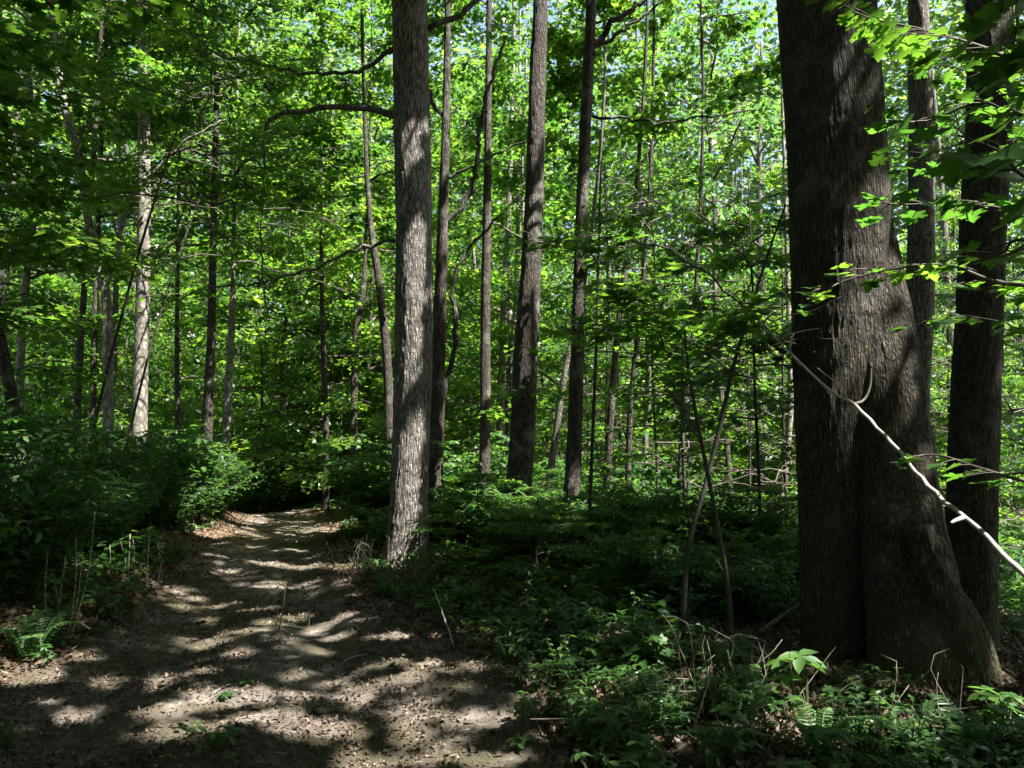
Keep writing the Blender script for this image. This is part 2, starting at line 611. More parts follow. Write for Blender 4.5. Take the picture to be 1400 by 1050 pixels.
for px, py, r in [(170, 955, .34), (215, 965, .30), (260, 972, .34), (310, 968, .34), (355, 978, .34), (395, 985, .28), (150, 930, .20), (90, 912, .26),
                  (250, 930, .16), (365, 955, .16), (60, 925, .2),
                  (500, 1030, .30), (560, 1018, .28), (620, 1005, .26), (665, 985, .18), (700, 1010, .25), (690, 1040, .25), (600, 1045, .2), (545, 990, .12),
                  (590, 905, .18), (575, 912, .14), (440, 935, .13), (410, 925, .1), (500, 955, .12), (550, 935, .1), (450, 895, .12), (560, 970, .10),
                  (300, 877, .13), (345, 862, .22), (375, 850, .24), (410, 845, .24), (450, 830, .26), (490, 820, .26), (520, 830, .22), (480, 845, .16),
                  (395, 800, .28), (430, 798, .26), (360, 797, .16), (345, 835, .14), (430, 860, .14), (385, 872, .13),
                  (330, 745, .34), (370, 752, .30), (310, 760, .28), (400, 765, .28), (350, 775, .3), (300, 782, .24), (430, 778, .2), (390, 740, .3), (345, 722, .3),
                  (255, 815, .16), (240, 830, .14), (300, 830, .14), (275, 850, .1), (330, 890, .09), (520, 870, .12), (470, 870, .12),
                  (820, 905, .16), (720, 850, .16), (900, 900, .18), (870, 880, .14), (760, 930, .16), (830, 950, .2), (790, 960, .18), (1000, 1000, .2), (1100, 1020, .25),
                  (1180, 1005, .22), (1300, 1000, .2), (1240, 985, .16), (940, 960, .16), (1060, 950, .12), (870, 1010, .16), (1340, 960, .22), (1380, 1000, .2)]:
    gap_ground(px, py, r)
for px, py, Y, r in [(548, 640, 9.6, .17), (549, 680, 9.6, .2), (547, 715, 9.6, .2), (552, 750, 9.6, .18), (556, 600, 9.6, .13),
                     (556, 470, 9.6, .14), (553, 430, 9.6, .12), (572, 400, 9.6, .12), (576, 345, 9.6, .13), (574, 310, 9.6, .10), (556, 330, 9.6, .07), (582, 560, 9.6, .08),
                     (560, 180, 9.6, .10), (570, 200, 9.6, .08), (556, 520, 9.6, .08),
                     (196, 330, 13.7, .3), (196, 380, 13.7, .3), (194, 500, 13.7, .35), (193, 545, 13.7, .3), (195, 440, 13.7, .2), (197, 290, 13.7, .15),
                     (147, 480, 12.8, .3), (147, 430, 12.8, .25), (148, 540, 12.8, .3), (135, 365, 12.8, .2), (312, 560, 14.8, .25), (311, 600, 14.8, .3),
                     (733, 310, 11.3, .14), (727, 350, 11.3, .12), (733, 200, 11.3, .08), (725, 420, 11.3, .08), (795, 360, 10.3, .14), (792, 400, 10.3, .12), (797, 300, 10.3, .1),
                     (595, 660, 11.8, .12), (720, 755, 11.2, .2), (660, 660, 13.8, .2), (605, 200, 11.8, .2),
                     (1207, 310, 5.3, .05), (1214, 345, 5.3, .04), (1262, 640, 5.0, .04),
                     (1345, 870, 4.9, .13), (1352, 905, 4.9, .12), (1335, 925, 4.85, .08), (1270, 800, 4.6, .06), (1268, 360, 8.8, .2), (1262, 250, 8.8, .16), (1365, 250, 5.9, .07), (1362, 340, 5.9, .06),
                     (1380, 765, 1.95, .12), (1345, 735, 2.05, .11), (1310, 700, 2.2, .10), (1275, 665, 2.35, .09), (1250, 640, 2.5, .08), (1190, 580, 2.85, .07), (1120, 515, 3.1, .06),
                     (1110, 400, 2.6, .16), (1150, 402, 2.6, .14), (1210, 40, 2.6, .14), (1250, 60, 2.6, .12), (1290, 40, 2.6, .08),
                     (1350, 240, 1.6, .09), (1200, 350, 2.6, .1), (1270, 345, 2.5, .1), (1340, 340, 2.4, .12), (1290, 275, 2.2, .1),
                     (1015, 480, 5.2, .25), (960, 470, 5.4, .3), (900, 480, 5.6, .3), (1000, 320, 5.8, .3), (930, 330, 6, .25), (880, 450, 5.6, .22), (840, 400, 6, .2),
                     (1105, 910, 4.3, .12), (340, 925, 5.0, .14), (45, 870, 5.4, .14), (85, 830, 5.6, .12), (865, 880, 6, .25), (1350, 970, 4.2, .15), (220, 10, 6, .2)]:
    GAPS.append((at(px, py, Y), r))
_rg = np.random.default_rng(55)
for _ in range(170):                       # random sun shafts cut through crowns over the hollow and beyond the bend
    GAPS.append((np.array([_rg.uniform(-2, 9), _rg.uniform(11.5, 27), _rg.uniform(-1, 8)]), _rg.uniform(.3, .85)))
for _ in range(26):
    GAPS.append((np.array([_rg.uniform(-10, -3), _rg.uniform(20, 28), _rg.uniform(-.5, 2)]), _rg.uniform(.3, .6)))
for _ in range(110):
    GAPS.append((np.array([_rg.uniform(-1, 8.5), _rg.uniform(10.5, 21), _rg.uniform(-2.2, 0)]), _rg.uniform(.25, .6)))
for _ in range(115):
    GAPS.append((np.array([_rg.uniform(-11, -1), _rg.uniform(11, 26), _rg.uniform(1, 10)]), _rg.uniform(.22, .55)))
GP = np.array([g[0] for g in GAPS])
GR = np.array([g[1] for g in GAPS])
SHADED = [np.array([2.55, 5.1, z]) for z in (.6, 1.3, 2.0, 2.7, 3.4, 4.1, 4.8, 5.5)] + [np.array([3.9, 6.0, z]) for z in (1.5, 2.5, 4.6, 5.6)]   # sun lines that keep their leaves, so these trunks stay shaded


def open_to_sun(P, pad=0.075):
    """True for leaf positions P (world) that stand in one of the gaps"""
    hit = np.zeros(len(P), bool)
    c = P.mean(0)
    R0 = np.sqrt(((P - c) ** 2).sum(1).max())
    dc = c - GP
    tc = dc @ SUN
    near = ((dc * dc).sum(1) - tc * tc < (R0 + GR + pad) ** 2) & (tc > -R0)
    for g, r in zip(GP[near], GR[near]):
        d = P - g
        t = d @ SUN
        perp2 = (d * d).sum(1) - t * t
        hit |= (t > 0.45) & (perp2 < (r + pad) ** 2)
    for g in SHADED:
        d = P - g
        t = d @ SUN
        hit &= ~((t > 0.45) & ((d * d).sum(1) - t * t < .30))
    return hit


# ------------------------------------------------------------------ foliage growth
def grow_crown(rng, Rad, H, n_limb, n_sec, n_twig, n_leaf, leaf, T=MAPLE, elev=(0.15, 0.7), prof='oval', shell=0.22, tilt=0.42, lean=(0, 0), trunk_r=0.05):
    """returns (twig tubes, leaf arrays) round a vertical axis that starts at the origin"""
    tubes, LP, LD, LN, LR = [], [], [], [], []
    az0 = rng.uniform(0, 6.28)
    for i in range(n_limb):
        f = (i + rng.uniform(0.1, 0.9)) / n_limb
        h = H * 0.82 * f
        if prof == 'oval':
            w = math.sin(math.pi * min(1, 0.18 + 0.82 * f)) ** 0.6 if f < 1 else 0.3
            w = max(w, 0.35)
        elif prof == 'flat':
            w = 1 - 0.55 * f
        else:
            w = 0.75 + 0.25 * rng.uniform()
        ln = Rad * w * rng.uniform(0.75, 1.15)
        az = az0 + i * 2.4 + rng.uniform(-0.5, 0.5)
        el = rng.uniform(*elev) + 0.35 * f
        d = np.array([math.cos(az) * math.cos(el), math.sin(az) * math.cos(el), math.sin(el)])
        side = np.array([-math.sin(az), math.cos(az), 0])
        ts = np.linspace(0, 1, 7)
        bend = rng.uniform(-0.25, 0.25) * ln
        base = np.array([lean[0] * f, lean[1] * f, h])
        pts = base + d * (ts * ln)[:, None] + side * (bend * ts ** 2)[:, None]
        pts[:, 2] -= 0.18 * ln * ts ** 2.2
        pts[1:] += rng.normal(0, 0.035 * ln ** 0.5, (6, 3))
        tubes.append((pts, np.linspace(min(trunk_r, 0.012 + 0.011 * ln), 0.006, 7), 5))
        for j in range(n_sec):
            t = 0.22 + 0.78 * (j + rng.uniform(0.2, 0.8)) / n_sec
            k = t * 6
            a = int(min(k, 5))
            p0 = pts[a] * (1 - (k - a)) + pts[a + 1] * (k - a)
            sg = 1 if j % 2 else -1
            saz = az + sg * rng.uniform(0.45, 1.15)
            sl = ln * 0.42 * (1.15 - 0.55 * t) * rng.uniform(0.6, 1.25)
            sel = rng.uniform(-0.15, 0.32)
            sd = np.array([math.cos(saz) * math.cos(sel), math.sin(saz) * math.cos(sel), math.sin(sel)])
            ss = np.linspace(0, 1, 4)
            sp = p0 + sd * (ss * sl)[:, None]
            sp[:, 2] -= 0.16 * sl * ss ** 2
            sp[1:] += rng.normal(0, 0.03, (3, 3))
            tubes.append((sp, np.linspace(0.009, 0.003, 4), 3))
            hue = rng.uniform(-0.18, 0.18)
            for q in range(n_twig):
                tt = 0.2 + 0.8 * (q + rng.uniform(0.2, 0.9)) / n_twig
                k = tt * 3
                a = int(min(k, 2))
                b0 = sp[a] * (1 - (k - a)) + sp[a + 1] * (k - a)
                taz = saz + (1 if q % 2 else -1) * rng.uniform(0.2, 1.2)
                tl = rng.uniform(0.5, 1.2) * shell * 1.6
                td = np.array([math.cos(taz), math.sin(taz), rng.uniform(-0.3, 0.15)])
                m = max(1, int(n_leaf * rng.uniform(0.6, 1.4)))
                u = rng.uniform(0.15, 1.0, m)
                lat = np.cross(td, [0, 0, 1.0])
                off = rng.normal(0, shell * 0.42, m)
                P = b0 + td * (u * tl)[:, None] + lat * off[:, None]
                P[:, 2] += rng.normal(0, shell * 0.2, m) - 0.03
                D = td + lat * (np.sign(off) * rng.uniform(0.3, 1.4, m))[:, None] + rng.normal(0, 0.25, (m, 3))
                D[:, 2] -= 0.25
                Nn = np.array([0, 0, 1.0]) + rng.normal(0, tilt, (m, 3)) + 0.25 * td
                LP.append(P); LD.append(D); LN.append(Nn)
                LR.append(np.clip(0.5 + hue + rng.normal(0, 0.2, m), 0, 1))
    LP, LD, LN, LR = map(np.concatenate, (LP, LD, LN, LR))
    S = leaf * rng.uniform(0.65, 1.25, len(LP))
    return tubes, (LP, LD, LN, LR, S)


def crown_geo(cr, T=MAPLE, keep=None, off=(0, 0, 0), g=None, world=None, limbs_too=False):
    tubes, (LP, LD, LN, LR, S) = cr
    g = g or Geo()
    off = np.asarray(off, float)
    for p, r, s in tubes:
        if world is not None and (s == 3 or limbs_too) and open_to_sun(p + off + world, 0.02).any():
            continue
        tube(g, p + off, r, s, 1, cap=False)
    if keep is not None:
        LP, LD, LN, LR, S = (a[keep] for a in (LP, LD, LN, LR, S))
    add_leaves(g, LP + off, LD, LN, S, T, 0, LR)
    return g


SHARED = {}


def shared_crown(kind, i):
    key = (kind, i)
    if key not in SHARED:
        rng = np.random.default_rng(hash(kind) % 1 + 100 * i + {'high': 1, 'mid': 2, 'far': 3}[kind])
        if kind == 'high':
            cr = grow_crown(rng, 3.2, 8, 20, 8, 6, 9, 0.125, elev=(0.2, 0.75))
            T = MAPLE
        elif kind == 'mid':
            cr = grow_crown(rng, 2.5, 7, 18, 6, 5, 7, 0.115, elev=(-0.05, 0.4), prof='flat', shell=0.24, tilt=0.36)
            T = MAPLE
        else:
            cr = grow_crown(rng, 3.0, 11, 20, 6, 5, 5, 0.15, elev=(0.05, 0.6), prof='column', shell=0.3)
            T = FARLEAF
        SHARED[key] = crown_geo(cr, T).mesh(kind + "_crown", [M[{'mid': 'maple', 'high': 'canopy', 'far': 'far'}[kind]], M['twig']])
    return SHARED[key]


def trunk_mesh(pts, rad, sides, dz, furrow=0.0, ffreq=24, flare=0.0, lobes=3, phase=0.0, mat=None, seed=0, wob=0.05, name='trunk', flare_h=0.35):
    pts = np.asarray(pts, float)
    L = np.linalg.norm(np.diff(pts, axis=0), axis=1).sum()
    n = max(6, int(L / dz))
    row = curve(np.hstack([pts, np.asarray(rad)[:, None]]), n)
    c, r = row[:, :3], row[:, 3]
    th = np.linspace(0, 2 * np.pi, sides, endpoint=False)
    ct, st_ = np.cos(th)[None, :], np.sin(th)[None, :]
    hz = np.maximum(c[:, 2:3] - c[0, 2], 0)
    rr = r[:, None] * (1 + wob * fbm(ct * 1.3 + seed, st_ * 1.3, hz * 0.7, 2))
    if flare:
        rr = rr * (1 + flare * np.exp(-hz / flare_h) * (0.55 + 0.45 * np.cos(lobes * th + phase)[None, :]))
    if furrow:
        x, y = ct * r[:, None] * ffreq, st_ * r[:, None] * ffreq
        w = vnoise(x * 0.5, y * 0.5, hz * 2.3 + seed) * 0.9
        a = 1 - np.abs(vnoise(x + w, y + w, hz * ffreq * 0.17 + seed))
        b = 1 - np.abs(vnoise(x * 2.1 + 9, y * 2.1 + w, hz * ffreq * 0.3 + seed))
        rr = rr + furrow * (1.2 * (a ** 2 - 0.55) + 0.5 * (b ** 2 - 0.5))
    t = norm(np.gradient(c, axis=0))
    ax = norm(np.cross(np.array([0, 1.0, 0]), t))
    ay = np.cross(t, ax)
    V = c[:, None, :] + rr[..., None] * (ct[..., None] * ax[:, None, :] + st_[..., None] * ay[:, None, :])
    g = Geo()
    i = np.arange(n - 1)[:, None] * sides
    j = np.arange(sides)[None, :]
    j2 = (j + 1) % sides
    f = np.stack([i + j, i + j2, i + sides + j2, i + sides + j], -1).reshape(-1)
    fl = list(f) + [(n - 1) * sides + q for q in range(sides)]
    g.add(V.reshape(-1, 3), fl, [4] * ((n - 1) * sides) + [sides], 0)
    return g.mesh(name, [mat])


def px_line(spec, Y):
    """[(px, py, width px)] -> points, radii at distance Y"""
    P, Rr = [], []
    for s in spec:
        y = s[3] if len(s) > 3 else Y
        P.append(at(s[0], s[1], y))
        Rr.append(s[2] / F * y / 2)
    return np.array(P), np.array(Rr)


ROOTS = []


def px_tree(name, label, cat, spec, Y, height, crown, bark, crown_from, group=None, sides=24, dz=0.12, furrow=0.0, flare=0.35, seed=0,
            limbs=(), Rad=3.0, H=None, kind='high', gap=True, dens=1.0, unique=True, leaf=0.12):
    P, Rr = px_line(spec, Y)
    bx, by = P[0][0], P[0][1]
    bz = gz(bx, by)
    # carry the foot into the soil and the top on to its full height
    if P[0][2] > bz - 0.05:
        d = P[0] - P[1]
        d = d / max(abs(d[2]), 1e-6)
        foot = P[0] + d * max(0.0, P[0][2] - bz) * np.array([1, 0, 1])
        foot[2] = bz - 0.12
        if P[0][2] - bz > 0.25:
            P = np.vstack([foot, P])
            Rr = np.concatenate([[Rr[0] * 1.08], Rr])
        else:
            P[0] = foot
    else:
        P[0][2] = bz - 0.12
    d = norm(P[-1] - P[-2])
    top = P[-1].copy()
    rest = height - (top[2] - bz)
    if rest > 0.5:
        dirn = norm(np.array([d[0] * 0.5, d[1] * 0.5, 1.0]))
        q1 = top + dirn * rest * 0.5
        q2 = top + norm(np.array([d[0] * .2, 0, 1])) * rest
        P = np.vstack([P, q1, q2])
        Rr = np.concatenate([Rr, [Rr[-1] * 0.72, Rr[-1] * 0.25]])
    base = np.array([P[0][0], P[0][1], bz])
    root = thing(name, label, cat, base, 0, group)
    ROOTS.append((root, base))
    rel = P - base
    link('trunk', trunk_mesh(rel, Rr, sides, dz, furrow, flare=flare, seed=seed, phase=seed, mat=bark), root)
    for k, lm in enumerate(limbs):
        lp, lr = px_line(lm, Y)
        g = Geo()
        row = curve(np.hstack([lp - base, lr[:, None]]), 5 * len(lp))
        row[1:, :3] += np.random.default_rng(seed + k).normal(0, 0.02, (len(row) - 1, 3))
        tube(g, row[:, :3], row[:, 3], 7)
        link('limb', g.mesh('limb', [bark]), root)
    if crown:
        # axis point of the trunk at the crown's start
        z = rel[:, 2]
        cx = np.interp(crown_from, z, rel[:, 0])
        cyy = np.interp(crown_from, z, rel[:, 1])
        H = H or min(5.0 if bx > -1.6 and Y > 10 else 99, max(2.5, height - crown_from))  # crowns over the hollow are kept short to let the sun in
        tx = np.interp(crown_from + H * .8, z, rel[:, 0]) - cx
        ty = np.interp(crown_from + H * .8, z, rel[:, 1]) - cyy
        off = np.array([cx, cyy, crown_from])
        if unique:
            rng = np.random.default_rng(1000 + seed)
            if kind == 'high':
                cr = grow_crown(rng, Rad, H, int((18 if Y < 12 else 24) * dens), 8, 6, 11, leaf * .88, lean=(tx, ty))
            else:
                cr = grow_crown(rng, Rad, H, int(18 * dens), 7, 6, 8, leaf, elev=(-0.05, 0.4), prof='flat', tilt=0.36, lean=(tx, ty))
            keep = ~open_to_sun(cr[1][0] + off + base) if gap else None
            me = crown_geo(cr, MAPLE, keep, off, world=base if gap else None, limbs_too=True).mesh('crown', [M['canopy' if kind == 'high' else 'maple'], M['twig']])
            link('crown', me, root)
        else:
            o = link('crown', shared_crown(kind, seed % 4), root, tuple(off))
            hh = {'high': 8, 'mid': 7, 'far': 11}[kind]
            rr = {'high': 3.2, 'mid': 2.5, 'far': 3.3}[kind]
            o.scale = (Rad / rr, Rad / rr, H / hh)
            o.rotation_euler = (0, 0, seed * 1.7)
    return root, base


# ================================================================== THE SETTING
def graded(fine_a, fine_b, step, lo, hi, growth=1.09):
    c = list(np.arange(fine_a, fine_b + step / 2, step))
    s, x = step, c[-1]
    while x < hi:
        s *= growth
        x += s
        c.append(x)
    s, x = step, c[0]
    pre = []
    while x > lo:
        s *= growth
        x -= s
        pre.append(x)
    return np.array(pre[::-1] + c)


GX = graded(-5.0, 3.6, 0.026, -260, 260)
GY = graded(2.6, 9.5, 0.026, -60, 420, 1.06)
XX, YY = np.meshgrid(GX, GY)
ZZ = ground_z(XX, YY)
PN = pathness(XX, YY)
fcx = (XX[:-1, :-1] + XX[1:, 1:]) / 2
fcy = (YY[:-1, :-1] + YY[1:, 1:]) / 2
pf = (PN[:-1, :-1] + PN[1:, 1:] + PN[1:, :-1] + PN[:-1, 1:]) / 4
is_path = (pf > 0.0) & (fcy > 1.0) & (fcy < 26)
idx = np.arange(XX.size).reshape(XX.shape)
quads = np.stack([idx[:-1, :-1], idx[:-1, 1:], idx[1:, 1:], idx[1:, :-1]], -1)
VERT = np.stack([XX, YY, ZZ], -1).reshape(-1, 3)
TROD = np.clip(0.25 + PN * 0.8, -1, 1.5).reshape(-1)
for nm, mask in (('path', is_path), ('ground', ~is_path)):
    q = quads[mask]
    used, inv = np.unique(q.ravel(), return_inverse=True)
    g = Geo()
    g.add(VERT[used], inv, [4] * len(q), 0, TROD[used])
    tag(link(nm, g.mesh(nm, [M['soil']], attr='trod')), kind='structure')


def zgrid(x, y):
    return ground_z(x, y)


# ================================================================== THE TREES ONE CAN TELL APART
# the lit trunk by the path
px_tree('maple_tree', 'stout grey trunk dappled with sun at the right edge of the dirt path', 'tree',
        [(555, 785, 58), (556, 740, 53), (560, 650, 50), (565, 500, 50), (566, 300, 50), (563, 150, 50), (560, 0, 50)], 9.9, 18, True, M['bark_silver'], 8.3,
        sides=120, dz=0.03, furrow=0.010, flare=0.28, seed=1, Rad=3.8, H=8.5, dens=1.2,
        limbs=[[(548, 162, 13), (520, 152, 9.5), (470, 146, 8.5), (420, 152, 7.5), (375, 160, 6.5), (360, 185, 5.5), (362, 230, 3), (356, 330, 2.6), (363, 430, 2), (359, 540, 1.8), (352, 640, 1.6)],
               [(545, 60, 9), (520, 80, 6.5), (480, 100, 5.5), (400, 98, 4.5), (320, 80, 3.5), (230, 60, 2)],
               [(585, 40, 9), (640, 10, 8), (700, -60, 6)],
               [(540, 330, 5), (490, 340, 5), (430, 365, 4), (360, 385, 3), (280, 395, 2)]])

# the great double trunk on the right
def great_tree():
    base = np.array([2.55, 5.15, gz(2.55, 5.15)])
    root = thing('old_maple_tree', 'massive dark furrowed double trunk with a flared mossy root at its right', 'tree', base)
    ROOTS.append((root, base))
    L, Lr = px_line([(1147, 930, 98), (1146, 860, 92), (1143, 760, 91), (1139, 600, 97), (1140, 500, 106), (1143, 400, 116), (1146, 300, 129), (1142, 200, 128), (1129, 0, 128), (1123, -150, 126)], 5.55)
    top = L[-1]
    L = np.vstack([L, top + [-.05, .1, 3], top + [-.2, .3, 9], top + [-.2, .4, 13]])
    Lr = np.concatenate([Lr, [.30, .2, .06]])
    link('trunk', trunk_mesh(L - base, Lr, 230, 0.016, 0.008, ffreq=30, flare=0.16, lobes=5, seed=3, mat=M['bark_big'], flare_h=.14, wob=0.04), root)
    Q, Qr = px_line([(1268, 985, 152, 4.98), (1264, 930, 142, 5.03), (1256, 860, 126, 5.1), (1244, 790, 114, 5.18), (1229, 700, 101, 5.27), (1217, 600, 99, 5.38), (1204, 500, 96, 5.48), (1190, 400, 88, 5.58),
                     (1177, 300, 74, 5.68), (1164, 200, 62, 5.74), (1150, 50, 56, 5.78), (1143, -100, 50, 5.8)], 5.0)
    link('trunk', trunk_mesh(Q - base, Qr, 210, 0.016, 0.008, ffreq=30, flare=0.18, lobes=6, seed=5, mat=M['bark_big'], flare_h=.13, wob=0.05), root)
    B, Br = px_line([(1318, 990, 96), (1316, 950, 90), (1311, 905, 84), (1300, 862, 76), (1285, 820, 60), (1268, 770, 44), (1255, 720, 34)], 4.9)
    link('root_flare', trunk_mesh(B - base, Br, 140, 0.016, 0.011, ffreq=26, seed=9, mat=M['bark_big'], wob=0.1, name='root_flare'), root)
    rng = np.random.default_rng(31)
    off = np.array([L[-3][0], L[-3][1], 9.0]) - [base[0], base[1], 0]
    cr = grow_crown(rng, 4.6, 10, 30, 9, 6, 12, 0.13)
    keep = ~open_to_sun(cr[1][0] + off + base)
    link('crown', crown_geo(cr, MAPLE, keep, off, world=base, limbs_too=True).mesh('crown', [M['canopy'], M['twig']]), root)


great_tree()

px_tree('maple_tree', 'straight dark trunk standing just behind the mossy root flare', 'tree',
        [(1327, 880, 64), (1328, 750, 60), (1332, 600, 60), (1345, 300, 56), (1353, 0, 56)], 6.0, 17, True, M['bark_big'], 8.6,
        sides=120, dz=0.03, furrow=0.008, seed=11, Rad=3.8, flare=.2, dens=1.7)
px_tree('maple_tree', 'brown trunk showing through the gap between the double trunk and the straight trunk', 'tree',
        [(1254, 790, 38), (1251, 560, 34), (1256, 450, 36), (1260, 250, 33), (1257, 100, 29), (1255, 0, 26)], 9.0, 16, True, M['bark_grey'], 7.8,
        sides=60, dz=0.05, furrow=0.010, seed=12, Rad=3.2)
px_tree('maple_tree', 'smooth dark trunk leaning slightly right, second thickest in the middle of the wood', 'tree',
        [(705, 775, 50), (707, 690, 37), (714, 600, 34), (718, 500, 32), (729, 300, 26), (735, 100, 24), (739, 0, 21)], 11.5, 18, True, M['bark_dark'], 9.5,
        sides=64, dz=0.05, furrow=0.009, seed=13, Rad=3.4, flare=.45)
px_tree('maple_tree', 'dark leaning trunk that forks into two rising limbs near the top of the view', 'tree',
        [(777, 790, 28), (783, 650, 22), (787, 550, 20), (792, 400, 18), (797, 250, 16), (804, 100, 16), (808, 0, 14)], 10.5, 16, True, M['bark_dark'], 8.8,
        sides=48, dz=0.06, furrow=0.007, seed=14, Rad=3.2,
        limbs=[[(806, 80, 9), (830, 40, 9), (860, 15, 8), (890, -10, 7), (940, -60, 5)], [(804, 72, 6), (850, 42, 5), (880, 20, 4), (930, -20, 4)],
               [(800, 160, 5), (850, 160, 4), (910, 168, 3), (960, 160, 3), (1030, 150, 2)]])
px_tree('maple_tree', 'slim dark many-forked trunk just behind the stout dappled trunk', 'tree',
        [(590, 752, 28), (594, 650, 24), (599, 500, 19), (604, 350, 16), (609, 200, 12), (611, 90, 10)], 12.0, 15, True, M['bark_dark'], 8.2,
        sides=32, dz=0.1, furrow=0.006, seed=15, Rad=3.0,
        limbs=[[(602, 315, 8), (632, 280, 7), (648, 245, 7), (655, 180, 6), (668, 120, 5), (690, 50, 4)], [(607, 160, 6), (592, 140, 6), (582, 90, 5), (578, 30, 4)],
               [(598, 575, 8), (612, 520, 7), (624, 440, 7), (618, 395, 5), (640, 340, 4), (690, 290, 3), (720, 250, 2)],
               [(606, 250, 5), (640, 230, 4), (690, 205, 3), (740, 180, 2)]])
px_tree('ash_tree', 'straight mid grey trunk seen between the dappled trunk and the smooth dark one', 'tree',
        [(661, 725, 17), (663, 600, 15), (664, 400, 13), (666, 270, 11), (668, 100, 9)], 14.0, 17, True, M['bark_dark'], 7.6, sides=28, dz=0.12, furrow=0.006, seed=16, Rad=2.8)
px_tree('ash_tree', 'straight thin pale trunk of the close pair left of the smooth dark trunk', 'tree',
        [(682, 700, 11), (686, 500, 10), (690, 390, 9), (697, 250, 7)], 19.0, 17, True, M['bark_pale'], 7.4, sides=16, dz=.2, seed=17, Rad=2.6)
px_tree('ash_tree', 'bending thin pale trunk of the close pair left of the smooth dark trunk', 'tree',
        [(695, 700, 10), (696, 520, 9), (705, 420, 8), (708, 300, 6)], 20.0, 17, True, M['bark_pale'], 7.9, sides=16, dz=.2, seed=18, Rad=2.6)
px_tree('maple_tree', 'dark trunk close on the left of the stout dappled trunk, bending left higher up', 'tree',
        [(535, 715, 15), (533, 600, 13), (528, 480, 12), (516, 370, 10), (507, 310, 8), (500, 200, 6)], 14.0, 14, True, M['bark_dark'], 6.4, sides=24, dz=.12, furrow=.005, seed=19, Rad=2.8, kind='mid')
px_tree('maple_tree', 'short-crowned dark snag-like trunk between the path end and the dappled trunk', 'tree',
        [(483, 705, 11), (484, 560, 10), (487, 460, 10), (496, 400, 8), (500, 330, 5)], 16.0, 12, True, M['bark_dark'], 5.2, sides=20, dz=.15, seed=20, Rad=2.4, kind='mid')
px_tree('maple_tree', 'thin dark trunk standing at the far right corner of the path bend', 'tree',
        [(445, 695, 10), (446, 600, 9), (443, 500, 8), (440, 400, 6)], 18.0, 13, True, M['bark_dark'], 5.5, sides=18, dz=.15, seed=21, Rad=2.6, kind='mid')
px_tree('oak_tree', 'dark upright trunk beyond the left bank where the path bends', 'tree',
        [(276, 715, 18), (284, 560, 14), (289, 450, 11), (292, 300, 9)], 15.0, 14, True, M['bark_dark'], 6.0, sides=26, dz=.12, furrow=.006, seed=22, Rad=2.9)
px_tree('birch_tree', 'thin pale sunlit trunk leaning right near the bend of the path', 'tree',
        [(303, 690, 12), (307, 640, 11), (313, 520, 10), (318, 420, 8), (320, 300, 5)], 16.5, 14, True, M['bark_pale'], 6.4, sides=20, dz=.15, seed=23, Rad=2.6)
px_tree('birch_tree', 'tall pale straight trunk rising from the dark shrubs on the left', 'tree',
        [(190, 690, 23), (191, 560, 20), (195, 420, 18), (197, 300, 17), (197, 150, 15), (196, 0, 13)], 14.0, 18, True, M['bark_pale'], 8.0, sides=40, dz=.08, furrow=.004, seed=24, Rad=3.2)
px_tree('birch_tree', 'pale crooked trunk that kinks left, just left of the tall pale straight one', 'tree',
        [(148, 690, 15), (148, 560, 14), (147, 450, 13), (143, 390, 12), (129, 350, 11), (116, 270, 11), (107, 210, 11), (89, 150, 10), (78, 80, 9), (70, 0, 8)], 13.0, 16, True, M['bark_pale'], 7.4,
        sides=32, dz=.1, furrow=.004, seed=25, Rad=3.0,
        limbs=[[(145, 390, 7), (160, 350, 6), (170, 300, 5), (205, 240, 4), (260, 190, 4), (310, 160, 3)]])
px_tree('maple_tree', 'dark slender trunk left of the two pale trunks, slightly thinner of its pair', 'tree',
        [(127, 690, 10), (127, 600, 9), (128, 500, 8), (131, 400, 7)], 14.5, 13, True, M['bark_dark'], 5.6, sides=18, dz=.15, seed=26, Rad=2.5, kind='mid')
px_tree('maple_tree', 'dark slender trunk left of the two pale trunks, thicker and leftmost of its pair', 'tree',
        [(103, 690, 13), (106, 560, 10), (110, 460, 9), (115, 400, 8)], 13.5, 13, True, M['bark_dark'], 5.4, sides=18, dz=.15, seed=27, Rad=2.6, kind='mid')
px_tree('maple_tree', 'dark trunk leaning left out of view at the left edge of the wood', 'tree',
        [(33, 720, 19), (27, 660, 17), (18, 560, 16), (4, 480, 14), (-8, 420, 13), (-30, 300, 11)], 10.5, 13, True, M['bark_dark'], 4.6, sides=26, dz=.1, furrow=.006, seed=28, Rad=2.9, kind='mid')
px_tree('maple_tree', 'very thin dark trunk right of the tall pale straight one', 'tree',
        [(243, 690, 8), (243, 600, 7), (242, 450, 6)], 17.0, 13, True, M['bark_dark'], 5.8, sides=14, dz=.2, seed=29, Rad=2.5, kind='mid', unique=False)
